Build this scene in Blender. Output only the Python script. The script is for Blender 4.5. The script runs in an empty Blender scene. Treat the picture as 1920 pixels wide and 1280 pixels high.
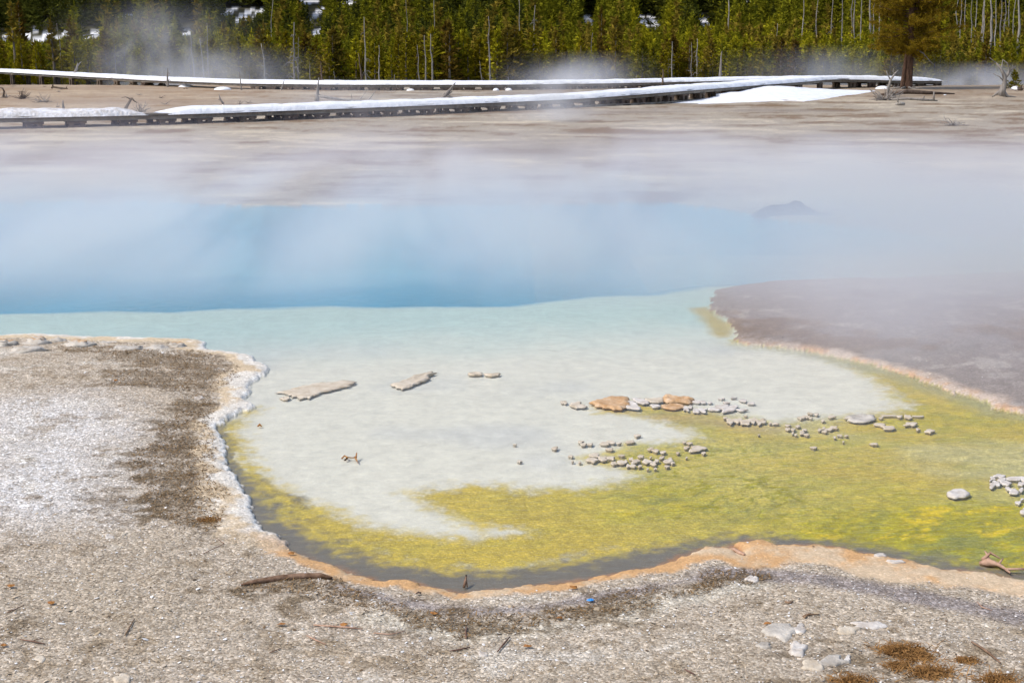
import bpy, math, random
import numpy as np
from mathutils import Vector, Matrix
R = math.radians
random.seed(7)
rng = np.random.default_rng(7)
sc = bpy.context.scene
col = sc.collection

# ------------------------------------------------------------------ camera
CH = 2.2                      # eye height above the water
F = 50 / 36 * 1920            # focal length in photograph pixels
PITCH = math.atan(570 / F)
cam_d = bpy.data.cameras.new('camera')
cam_d.lens = 50; cam_d.sensor_width = 36; cam_d.clip_start = 0.1; cam_d.clip_end = 3000
cam = bpy.data.objects.new('camera', cam_d); col.objects.link(cam)
cam.location = (0, 0, CH); cam.rotation_euler = (R(90) - PITCH, 0, 0)
sc.camera = cam

# ------------------------------------------------------------------ sky, sun, exposure
SUN = Vector((-0.72, -0.30, 0.95)).normalized()
w = bpy.data.worlds.new('World'); sc.world = w; w.use_nodes = True
nt = w.node_tree; nt.nodes.clear()
sky = nt.nodes.new('ShaderNodeTexSky'); sky.sky_type = 'NISHITA'; sky.sun_disc = False
sky.sun_elevation = math.asin(SUN.z); sky.sun_rotation = math.atan2(SUN.x, SUN.y)
sky.air_density = 1.0; sky.dust_density = 2.5; sky.ozone_density = 1.0
bg = nt.nodes.new('ShaderNodeBackground'); bg.inputs['Strength'].default_value = 0.15
wo = nt.nodes.new('ShaderNodeOutputWorld')
nt.links.new(sky.outputs[0], bg.inputs[0]); nt.links.new(bg.outputs[0], wo.inputs[0])
sd_ = bpy.data.lights.new('sun', 'SUN'); sd_.energy = 2.15; sd_.angle = R(7); sd_.color = (1.0, 0.955, 0.89)
sun = bpy.data.objects.new('sun', sd_); col.objects.link(sun)
sun.rotation_euler = (-SUN).to_track_quat('-Z', 'Y').to_euler(); sun.location = (-20, 0, 40)
sc.view_settings.view_transform = 'Standard'; sc.view_settings.look = 'None'
sc.view_settings.gamma = 1; sc.view_settings.exposure = 0.37
sc.render.engine = 'CYCLES'
cy = sc.cycles
cy.max_bounces = 6; cy.diffuse_bounces = 2; cy.glossy_bounces = 2; cy.transmission_bounces = 2
cy.transparent_max_bounces = 8; cy.volume_bounces = 1; cy.volume_step_rate = 0.22; cy.volume_max_steps = 160
cy.use_denoising = True; cy.use_adaptive_sampling = True; cy.adaptive_threshold = 0.02
cy.caustics_reflective = False; cy.caustics_refractive = False

# ------------------------------------------------------------------ helpers
def gp(px, py, z=0.0):
    """where the photograph's pixel meets the horizontal plane z, in metres"""
    a = PITCH + math.atan((py - 640) / F)
    d = (CH - z) / math.tan(a)
    depth = d * math.cos(PITCH) + (CH - z) * math.sin(PITCH)
    return ((px - 960) / F * depth, d)
def GP(L, z=0.0): return np.array([gp(x, y, z) for x, y in L])
def at(px, py, d):
    """point at ground distance d seen at pixel px,py -> x, z"""
    a = PITCH + math.atan((py - 640) / F)
    z = CH - d * math.tan(a)
    depth = d * math.cos(PITCH) + (CH - z) * math.sin(PITCH)
    return ((px - 960) / F * depth, z)
def sstep(a, b, x):
    t = np.clip((x - a) / (b - a), 0, 1); return t * t * (3 - 2 * t)
def _hash(ix, iy, s):
    h = (ix.astype(np.int64) * 374761393 + iy.astype(np.int64) * 668265263 + s * 982451653) & 0xffffffff
    h = ((h ^ (h >> 13)) * 1274126177) & 0xffffffff
    h = ((h ^ (h >> 16)) * 2246822519) & 0xffffffff
    return ((h ^ (h >> 15)) & 0xffffff) / float(0xffffff)
def vn(x, y, s=0):
    x = np.asarray(x, float); y = np.asarray(y, float)
    ix = np.floor(x); iy = np.floor(y); fx = x - ix; fy = y - iy
    fx = fx * fx * (3 - 2 * fx); fy = fy * fy * (3 - 2 * fy)
    a = _hash(ix, iy, s); b = _hash(ix + 1, iy, s); c = _hash(ix, iy + 1, s); d = _hash(ix + 1, iy + 1, s)
    return (a + (b - a) * fx) * (1 - fy) + (c + (d - c) * fx) * fy
def fbm(x, y, s=0, o=4, g=0.5):
    t = 0; a = 1; n = 0
    for k in range(o):
        t = t + a * (vn(x * 2 ** k + 17.3 * k, y * 2 ** k - 9.1 * k, s + k) * 2 - 1); n += a; a *= g
    return t / n                                  # -1 .. 1
def sdf(X, Y, poly, closed=True, far=9.0, pad=2.5):
    """signed distance in metres, positive inside"""
    out = np.full(X.shape, -float(far))
    lo = poly.min(0) - pad; hi = poly.max(0) + pad
    m = (X > lo[0]) & (X < hi[0]) & (Y > lo[1]) & (Y < hi[1])
    x = X[m]; y = Y[m]
    if x.size == 0: return out
    D = np.full(x.shape, 1e9); ins = np.zeros(x.shape, bool)
    n = len(poly)
    for i in range(n if closed else n - 1):
        ax, ay = poly[i]; bx, by = poly[(i + 1) % n]
        dx, dy = bx - ax, by - ay
        L = dx * dx + dy * dy + 1e-12
        t = np.clip(((x - ax) * dx + (y - ay) * dy) / L, 0, 1)
        D = np.minimum(D, (x - ax - t * dx) ** 2 + (y - ay - t * dy) ** 2)
        if closed and ay != by:
            c = ((ay > y) != (by > y)) & (x < (bx - ax) * (y - ay) / (by - ay) + ax)
            ins ^= c
    D = np.sqrt(D)
    out[m] = np.where(ins, D, -D) if closed else -D
    return out
def mk(name, v, f, mat=None, parent=None, smooth=False, colr=None, loc=None):
    me = bpy.data.meshes.new(name)
    v = np.asarray(v, np.float32)
    if isinstance(f, np.ndarray):
        k = f.shape[1]
        me.vertices.add(len(v)); me.vertices.foreach_set('co', v.ravel())
        me.loops.add(f.size); me.loops.foreach_set('vertex_index', f.astype(np.int32).ravel())
        me.polygons.add(len(f)); me.polygons.foreach_set('loop_start', np.arange(0, f.size, k, dtype=np.int32))
        me.update(calc_edges=True)
    else:
        me.from_pydata([tuple(map(float, p)) for p in v], [], f); me.update()
    if smooth: me.polygons.foreach_set('use_smooth', np.ones(len(me.polygons), bool))
    if colr is not None:
        a = me.color_attributes.new('base', 'FLOAT_COLOR', 'POINT')
        c = np.ones((len(v), 4), np.float32); c[:, :colr.shape[1]] = colr
        a.data.foreach_set('color', c.ravel())
    if mat: me.materials.append(mat)
    o = bpy.data.objects.new(name, me); col.objects.link(o)
    if parent: o.parent = parent
    if loc is not None: o.location = loc
    return o
def empty(name, loc, rz=0):
    o = bpy.data.objects.new(name, None); col.objects.link(o)
    o.location = loc; o.rotation_euler = (0, 0, rz); o.empty_display_size = 0.2
    return o
def tag(o, label=None, cat=None, group=None, kind=None):
    if label: o['label'] = label
    if cat: o['category'] = cat
    if group: o['group'] = group
    if kind: o['kind'] = kind
    return o
class MB:
    def __init__(s): s.v = []; s.f = []
    def tube(s, pts, rad, n=6, cap=True):
        pts = [Vector(p) for p in pts]; b = len(s.v); up = Vector((0.13, 0.31, 0.94))
        for i, p in enumerate(pts):
            t = (pts[min(i + 1, len(pts) - 1)] - pts[max(i - 1, 0)])
            t = t.normalized() if t.length > 1e-9 else Vector((0, 0, 1))
            a = t.cross(up); a = a.normalized() if a.length > 1e-3 else t.cross(Vector((1, 0, 0))).normalized()
            c = t.cross(a)
            for k in range(n):
                w_ = 2 * math.pi * k / n
                s.v.append(p + (a * math.cos(w_) + c * math.sin(w_)) * rad[i])
        for i in range(len(pts) - 1):
            for k in range(n):
                k2 = (k + 1) % n
                s.f.append((b + i * n + k, b + i * n + k2, b + (i + 1) * n + k2, b + (i + 1) * n + k))
        if cap:
            s.f.append(tuple(b + k for k in range(n))[::-1]); e = b + (len(pts) - 1) * n
            s.f.append(tuple(e + k for k in range(n)))
        return s
    def box(s, c, sz, rz=0):
        b = len(s.v); ca, sa = math.cos(rz), math.sin(rz)
        for dx, dy, dz in ((-1,-1,-1),(1,-1,-1),(1,1,-1),(-1,1,-1),(-1,-1,1),(1,-1,1),(1,1,1),(-1,1,1)):
            x = dx * sz[0] / 2; y = dy * sz[1] / 2
            s.v.append(Vector((c[0] + x * ca - y * sa, c[1] + x * sa + y * ca, c[2] + dz * sz[2] / 2)))
        for q in ((0,3,2,1),(4,5,6,7),(0,1,5,4),(1,2,6,5),(2,3,7,6),(3,0,4,7)): s.f.append(tuple(b + i for i in q))
        return s
    def build(s, name, mat, parent=None, smooth=False, loc=None):
        return mk(name, np.array([tuple(p) for p in s.v]), s.f, mat, parent, smooth, loc=loc)

# ------------------------------------------------------------------ materials
def newmat(name):
    m = bpy.data.materials.new(name); m.use_nodes = True
    t = m.node_tree; t.nodes.clear()
    o = t.nodes.new('ShaderNodeOutputMaterial')
    return m, t, o
def N(t, typ, **k):
    n = t.nodes.new(typ)
    for a, b in k.items():
        if a == 'ins':
            for i, v in b.items(): n.inputs[i].default_value = v
        else: setattr(n, a, b)
    return n
def simple(name, c1, c2, scale=8, rough=0.85, bump=0.3, detail=5, stretch=None, rand=0.0, spec=0.3, bscale=None, bdist=0.01):
    m, t, o = newmat(name)
    tc = N(t, 'ShaderNodeTexCoord'); vec = tc.outputs['Object']
    if stretch:
        mp = N(t, 'ShaderNodeMapping'); mp.inputs['Scale'].default_value = stretch
        t.links.new(vec, mp.inputs[0]); vec = mp.outputs[0]
    n = N(t, 'ShaderNodeTexNoise', ins={'Scale': scale, 'Detail': detail, 'Roughness': 0.65})
    t.links.new(vec, n.inputs['Vector'])
    r = N(t, 'ShaderNodeValToRGB')
    r.color_ramp.elements[0].position = 0.35; r.color_ramp.elements[0].color = (*c1, 1)
    r.color_ramp.elements[1].position = 0.68; r.color_ramp.elements[1].color = (*c2, 1)
    t.links.new(n.outputs['Fac'], r.inputs[0]); cout = r.outputs[0]
    if rand:
        oi = N(t, 'ShaderNodeObjectInfo'); hs = N(t, 'ShaderNodeHueSaturation')
        mr = N(t, 'ShaderNodeMapRange', ins={'To Min': 1 - rand, 'To Max': 1 + rand})
        mh = N(t, 'ShaderNodeMapRange', ins={'To Min': 0.5 - rand * 0.06, 'To Max': 0.5 + rand * 0.05})
        t.links.new(oi.outputs['Random'], mr.inputs['Value']); t.links.new(mr.outputs[0], hs.inputs['Value'])
        t.links.new(oi.outputs['Random'], mh.inputs['Value']); t.links.new(mh.outputs[0], hs.inputs['Hue'])
        t.links.new(cout, hs.inputs['Color']); cout = hs.outputs[0]
    p = N(t, 'ShaderNodeBsdfPrincipled', ins={'Roughness': rough, 'Specular IOR Level': spec})
    t.links.new(cout, p.inputs['Base Color'])
    if bump:
        n2 = N(t, 'ShaderNodeTexNoise', ins={'Scale': bscale or scale * 3, 'Detail': 4})
        t.links.new(vec, n2.inputs['Vector'])
        b = N(t, 'ShaderNodeBump', ins={'Strength': bump, 'Distance': bdist})
        t.links.new(n2.outputs['Fac'], b.inputs['Height']); t.links.new(b.outputs[0], p.inputs['Normal'])
    t.links.new(p.outputs[0], o.inputs[0])
    return m
def attr_mat(name, rough=0.9, speck=1.0):
    """base colour attribute, alpha = how gravelly"""
    m, t, o = newmat(name)
    at_ = N(t, 'ShaderNodeAttribute', attribute_name='base')
    g = N(t, 'ShaderNodeNewGeometry')
    vo = N(t, 'ShaderNodeTexVoronoi', ins={'Scale': 90.0, 'Randomness': 1.0})
    vo.feature = 'F1'
    t.links.new(g.outputs['Position'], vo.inputs['Vector'])
    bw = N(t, 'ShaderNodeSeparateColor'); t.links.new(vo.outputs['Color'], bw.inputs[0])
    rp = N(t, 'ShaderNodeValToRGB'); e = rp.color_ramp.elements
    e[0].position = 0.0; e[0].color = (0.66, 0.61, 0.54, 1); e[1].position = 1.0; e[1].color = (1.6, 1.66, 1.75, 1)
    k = rp.color_ramp.elements.new(0.45); k.color = (0.9, 0.9, 0.9, 1)
    k = rp.color_ramp.elements.new(0.82); k.color = (1.16, 1.15, 1.13, 1)
    t.links.new(bw.outputs[0], rp.inputs[0])
    n1 = N(t, 'ShaderNodeTexNoise', ins={'Scale': 21.0, 'Detail': 8, 'Roughness': 0.72})
    t.links.new(g.outputs['Position'], n1.inputs['Vector'])
    r1 = N(t, 'ShaderNodeMapRange', ins={'From Min': 0.3, 'From Max': 0.7, 'To Min': 0.66, 'To Max': 1.3})
    t.links.new(n1.outputs['Fac'], r1.inputs[0])
    mul = N(t, 'ShaderNodeMix', data_type='RGBA', blend_type='MULTIPLY'); mul.inputs[0].default_value = 1
    t.links.new(rp.outputs[0], mul.inputs[6]); t.links.new(r1.outputs[0], mul.inputs[7])
    fin = N(t, 'ShaderNodeMix', data_type='RGBA', blend_type='MULTIPLY')
    t.links.new(at_.outputs['Alpha'], fin.inputs[0]); t.links.new(at_.outputs['Color'], fin.inputs[6]); t.links.new(mul.outputs[2], fin.inputs[7])
    # faint mottling everywhere
    n3 = N(t, 'ShaderNodeTexNoise', ins={'Scale': 9.0, 'Detail': 9, 'Roughness': 0.75})
    t.links.new(g.outputs['Position'], n3.inputs['Vector'])
    r3 = N(t, 'ShaderNodeMapRange', ins={'From Min': 0.3, 'From Max': 0.7, 'To Min': 0.86, 'To Max': 1.13})
    t.links.new(n3.outputs['Fac'], r3.inputs[0])
    f2 = N(t, 'ShaderNodeMix', data_type='RGBA', blend_type='MULTIPLY'); f2.inputs[0].default_value = 1
    t.links.new(fin.outputs[2], f2.inputs[6]); t.links.new(r3.outputs[0], f2.inputs[7])
    p = N(t, 'ShaderNodeBsdfPrincipled', ins={'Roughness': rough, 'Specular IOR Level': 0.25})
    t.links.new(f2.outputs[2], p.inputs['Base Color'])
    n2 = N(t, 'ShaderNodeTexNoise', ins={'Scale': 55.0, 'Detail': 6, 'Roughness': 0.7})
    t.links.new(g.outputs['Position'], n2.inputs['Vector'])
    ad = N(t, 'ShaderNodeMath', operation='MULTIPLY_ADD'); ad.inputs[1].default_value = -0.5
    t.links.new(vo.outputs['Distance'], ad.inputs[0]); t.links.new(n2.outputs['Fac'], ad.inputs[2])
    st = N(t, 'ShaderNodeMapRange', ins={'To Min': 0.12, 'To Max': 0.9}); t.links.new(at_.outputs['Alpha'], st.inputs[0])
    b = N(t, 'ShaderNodeBump', ins={'Distance': 0.009}); t.links.new(st.outputs[0], b.inputs['Strength'])
    t.links.new(ad.outputs[0], b.inputs['Height']); t.links.new(b.outputs[0], p.inputs['Normal'])
    t.links.new(p.outputs[0], o.inputs[0])
    return m
def leafmat(name, c, rand=0.35, trans=0.25, var=0.35):
    m, t, o = newmat(name)
    oi = N(t, 'ShaderNodeObjectInfo'); g = N(t, 'ShaderNodeNewGeometry')
    n = N(t, 'ShaderNodeTexNoise', ins={'Scale': 1.6, 'Detail': 3}); t.links.new(g.outputs['Position'], n.inputs['Vector'])
    hs = N(t, 'ShaderNodeHueSaturation'); hs.inputs['Color'].default_value = (*c, 1)
    r1 = N(t, 'ShaderNodeMapRange', ins={'To Min': 1 - rand, 'To Max': 1 + rand}); t.links.new(oi.outputs['Random'], r1.inputs[0])
    r2 = N(t, 'ShaderNodeMapRange', ins={'From Min': 0.3, 'From Max': 0.7, 'To Min': 1 - var, 'To Max': 1 + var}); t.links.new(n.outputs['Fac'], r2.inputs[0])
    ri = N(t, 'ShaderNodeMapRange', ins={'To Min': 1 - var, 'To Max': 1 + var}); t.links.new(g.outputs['Random Per Island'], ri.inputs[0])
    m1 = N(t, 'ShaderNodeMath', operation='MULTIPLY'); t.links.new(r1.outputs[0], m1.inputs[0]); t.links.new(r2.outputs[0], m1.inputs[1])
    m2 = N(t, 'ShaderNodeMath', operation='MULTIPLY'); t.links.new(m1.outputs[0], m2.inputs[0]); t.links.new(ri.outputs[0], m2.inputs[1])
    t.links.new(m2.outputs[0], hs.inputs['Value'])
    rh = N(t, 'ShaderNodeMapRange', ins={'To Min': 0.484, 'To Max': 0.508}); t.links.new(oi.outputs['Random'], rh.inputs[0])
    t.links.new(rh.outputs[0], hs.inputs['Hue'])
    d = N(t, 'ShaderNodeBsdfDiffuse'); tr = N(t, 'ShaderNodeBsdfTranslucent'); mx = N(t, 'ShaderNodeMixShader'); mx.inputs[0].default_value = trans
    t.links.new(hs.outputs[0], d.inputs[0]); t.links.new(hs.outputs[0], tr.inputs[0])
    t.links.new(d.outputs[0], mx.inputs[1]); t.links.new(tr.outputs[0], mx.inputs[2]); t.links.new(mx.outputs[0], o.inputs[0])
    return m

M_ground = attr_mat('sinter_ground')
M_chip = None
m, t, o = newmat('gravel_chips'); M_chip = m
a_ = N(t, 'ShaderNodeAttribute', attribute_name='base'); p_ = N(t, 'ShaderNodeBsdfPrincipled', ins={'Roughness': 0.8, 'Specular IOR Level': 0.3})
t.links.new(a_.outputs['Color'], p_.inputs['Base Color']); t.links.new(p_.outputs[0], o.inputs[0])
M_snow = simple('snow', (0.70, 0.72, 0.77), (0.86, 0.87, 0.89), 3, 0.7, 0.6, bscale=9, bdist=0.05)
M_oldsnow = simple('trodden_snow', (0.50, 0.46, 0.42), (0.80, 0.81, 0.86), 5, 0.7, 0.8, bscale=14, bdist=0.05)
M_deck = simple('weathered_planks', (0.10, 0.085, 0.07), (0.22, 0.19, 0.16), 6, 0.85, 0.4, stretch=(1, 1, 6))
M_beam = simple('grey_timber', (0.18, 0.155, 0.125), (0.33, 0.29, 0.245), 4, 0.85, 0.3)
M_dead = simple('bleached_wood', (0.17, 0.15, 0.13), (0.34, 0.31, 0.28), 5, 0.85, 0.5, stretch=(3, 3, 0.6), rand=0.2)
M_darkwood = simple('dark_wood', (0.05, 0.035, 0.025), (0.16, 0.115, 0.085), 6, 0.85, 0.5, rand=0.2)
M_bark = simple('pine_bark', (0.045, 0.025, 0.016), (0.17, 0.095, 0.06), 6, 0.9, 0.9, stretch=(2, 2, 0.5), bdist=0.05)
M_trunk = simple('grey_bark', (0.10, 0.08, 0.06), (0.22, 0.18, 0.14), 6, 0.9, 0.5, stretch=(2, 2, 0.4))
M_twig = simple('brown_twig', (0.09, 0.045, 0.025), (0.26, 0.16, 0.11), 30, 0.8, 0.4, bdist=0.002, rand=0.3)
M_palewig = simple('pale_twig', (0.30, 0.17, 0.11), (0.50, 0.33, 0.24), 30, 0.8, 0.3, bdist=0.002)
M_leafbit = simple('rust_leaf', (0.24, 0.09, 0.02), (0.42, 0.2, 0.05), 60, 0.7, 0.3, bdist=0.002)
M_rusttuft = simple('rust_grass', (0.16, 0.075, 0.02), (0.42, 0.23, 0.08), 12, 0.9, 0)
M_blue = simple('blue_plastic', (0.02, 0.22, 0.62), (0.04, 0.32, 0.8), 20, 0.4, 0)
M_leaf = [leafmat('young_pine_needles', (0.215, 0.182, 0.010)), leafmat('olive_pine_needles', (0.140, 0.128, 0.010)),
          leafmat('dark_pine_needles', (0.056, 0.058, 0.010)), leafmat('ochre_pine_needles', (0.15, 0.105, 0.016))]
M_bigleaf = leafmat('golden_green_needles', (0.185, 0.128, 0.012), rand=0.0, var=0.4)
M_shrubleaf = leafmat('grey_shrub_leaves', (0.11, 0.10, 0.055))
def rockmat(name, c1, c2, crest):
    m, t, o = newmat(name)
    g = N(t, 'ShaderNodeNewGeometry')
    n = N(t, 'ShaderNodeTexNoise', ins={'Scale': 14, 'Detail': 7, 'Roughness': 0.7}); t.links.new(g.outputs['Position'], n.inputs[0])
    r = N(t, 'ShaderNodeValToRGB'); e = r.color_ramp.elements
    e[0].position = 0.36; e[0].color = (*c1, 1); e[1].position = 0.62; e[1].color = (*c2, 1)
    k = e.new(0.78); k.color = (*crest, 1)
    t.links.new(n.outputs['Fac'], r.inputs[0])
    p = N(t, 'ShaderNodeBsdfPrincipled', ins={'Roughness': 0.85, 'Specular IOR Level': 0.3}); t.links.new(r.outputs[0], p.inputs['Base Color'])
    n2 = N(t, 'ShaderNodeTexNoise', ins={'Scale': 90, 'Detail': 5}); t.links.new(g.outputs['Position'], n2.inputs[0])
    b = N(t, 'ShaderNodeBump', ins={'Strength': 0.7, 'Distance': 0.006}); t.links.new(n2.outputs['Fac'], b.inputs['Height']); t.links.new(b.outputs[0], p.inputs['Normal'])
    t.links.new(p.outputs[0], o.inputs[0]); return m
M_rock = rockmat('pale_sinter', (0.44, 0.36, 0.26), (0.60, 0.53, 0.43), (0.72, 0.67, 0.60))
M_rockw = rockmat('white_sinter', (0.44, 0.38, 0.32), (0.64, 0.60, 0.55), (0.76, 0.74, 0.72))
M_rocko = rockmat('orange_sinter', (0.40, 0.22, 0.09), (0.58, 0.41, 0.26), (0.70, 0.60, 0.48))
M_rockg = rockmat('grey_sinter', (0.34, 0.30, 0.25), (0.55, 0.51, 0.45), (0.62, 0.45, 0.26))
M_darkrock = rockmat('dark_rock', (0.05, 0.045, 0.045), (0.1, 0.09, 0.085), (0.16, 0.14, 0.13))

# ------------------------------------------------------------------ traced outlines (photograph pixels), laid on their own planes
shoreA = [(-700,632),(-200,628),(0,630),(60,628),(150,632),(220,634),(300,636),(353,637),(380,640),(387,657),(440,662),(467,667),(480,675),(500,687),(507,695),(493,705),(477,713),
 (465,727),(470,737),(460,750),(480,762),(457,773),(433,787),(407,800),(403,808),(417,818),(427,830),(430,843),(420,860),(430,877),(440,890),(443,907),(453,923),(477,938),(473,960),
 (488,972),(490,985),(497,997),(520,1003),(540,1017),(547,1033),(580,1045),(620,1060),(640,1067),(673,1082),(713,1092),(763,1093),(790,1102),(840,1108),(873,1114),(940,1108),(1007,1103),
 (1073,1093),(1140,1080),(1190,1070),(1240,1063),(1280,1043),(1323,1027),(1357,1028),(1388,1040),(1378,1022),(1393,1018),(1430,1012),(1450,1023),(1480,1027),(1520,1025),(1573,1028),(1613,1040),
 (1640,1043),(1693,1050),(1730,1063),(1773,1068),(1840,1075),(1880,1085),(1920,1093),(2000,1108),(2300,1150),(3200,1250)]
shoreB = [(3600,1020),(2300,860),(2050,800),(1960,786),(1900,775),(1870,768),(1850,755),(1800,740),(1750,722),(1700,706),(1650,690),(1600,678),(1560,668),(1510,658),(1450,650),(1400,645),(1368,638),(1380,630),
 (1375,612),(1360,598),(1340,590),(1330,582),(1335,560),(1340,545),(1400,535),(1450,528),(1500,525),(1600,522),(1700,522),(1800,515),(1920,510),(2300,505),(3600,500)]
shoreC = [(-3000,374),(-600,378),(0,380),(250,378),(500,386),(750,384),(1000,388),(1150,380),(1250,378),(1350,388),(1400,398),(1440,412),(1500,416),(1560,422),(1620,424),(1750,440),(1920,455),(2300,470),(3600,480)]
A = np.vstack([GP(shoreA), [(60, 2.0), (60, -14), (-70, -14), (-70, GP(shoreA[:1])[0][1])]])
B = np.vstack([GP(shoreB)])
C_ = np.vstack([GP(shoreC), [(400, 30), (600, 1200), (-600, 1200), (-400, 30)]])
BZ = -0.015
deep = np.vstack([GP([(-3000,600),(-600,595),(0,590),(100,588),(200,585),(330,585),(420,580),(500,578),(620,575),(700,578),(850,577),(950,575),(1050,564),(1150,556),(1250,552),(1330,540),(1600,535),(3600,520)], BZ),
                  GP([(3600,300),(-3000,300)], BZ)])
# yellow-green mats
mat1 = GP([(483,766),(462,790),(452,812),(460,832),(477,860),(500,893),(533,920),(575,933),(620,955),(700,985),(800,1002),(880,1006),(960,996),(880,985),(820,965),(785,945),(768,928),(800,914),(900,906),(1000,912),
 (1072,913),(1130,906),(1193,886),(1150,878),(1110,868),(1090,860),(1120,848),(1150,845),(1160,836),(1200,832),(1260,828),(1297,817),(1285,806),(1240,793),(1193,781),(1129,772),(1108,758),(1180,750),(1354,770),
 (1438,788),(1468,787),(1495,782),(1584,779),(1692,763),(1657,733),(1625,706),(1552,673),(1481,660),(1420,652),(1368,643),(1385,632),(1560,660),(1700,695),(1860,745),(2050,790),(2600,880),(3400,1050),
 (3000,1200),(2300,1130),(1920,1078),(1847,1067),(1780,1053),(1680,1037),(1573,1023),(1480,1012),(1363,1010),(1280,1022),(1207,1035),(1107,1052),(1007,1068),(907,1076),(790,1071),(707,1054),(640,1037),(583,1004),
 (533,980),(500,940),(477,913),(450,880),(433,847),(424,826),(410,806),(440,788),(465,772)], BZ)
mat2 = GP([(1285,578),(1330,574),(1362,598),(1384,614),(1376,634),(1345,637),(1325,625),(1310,600)], BZ)
brownP = [GP(q, 0.05) for q in (
 [(345,742),(392,748),(398,800),(388,850),(398,900),(412,980),(385,992),(330,975),(265,905),(255,860),(285,818),(320,785)],
 [(110,648),(250,650),(370,655),(400,672),(440,690),(455,700),(400,725),(392,750),(340,735),(290,722),(205,715),(215,695),(300,685),(200,668)],
 [(455,1098),(480,1086),(600,1078),(650,1090),(700,1110),(780,1132),(870,1146),(960,1145),(1080,1132),(1180,1112),(1250,1100),(1300,1088),(1330,1060),(1420,1062),(1340,1095),(1250,1118),(1150,1142),(1050,1160),(960,1172),(860,1172),(760,1155),(690,1135),(640,1112),(560,1096)],
 [(0,1170),(60,1175),(50,1195),(0,1200)],
 [(1540,1200),(1640,1190),(1730,1225),(1800,1262),(1760,1290),(1600,1285),(1500,1250),(1430,1230)],
 [(210,905),(240,900),(250,945),(150,960),(160,930)],
)]
whiteG = GP([(-100,760),(150,740),(260,800),(240,880),(200,960),(60,980),(-200,960)], 0.05)
lavP = GP([(620,1080),(760,1112),(873,1130),(1000,1122),(1150,1098),(1260,1080),(1330,1050),(1400,1052),(1500,1062),(1600,1080),(1720,1100),(1920,1130),(2200,1170),(2200,1200),(1900,1160),(1700,1125),(1500,1090),(1400,1075),(1300,1085),(1180,1112),(1000,1140),(870,1148),(740,1130),(620,1095)], 0.05)
whiteArc = GP([(700,1150),(870,1178),(1000,1172),(1150,1148),(1300,1112),(1420,1080)], 0.05)
rocksmear = GP([(1120,764),(1200,772),(1300,772),(1420,792),(1500,800),(1450,820),(1330,800),(1230,792)], BZ)

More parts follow.
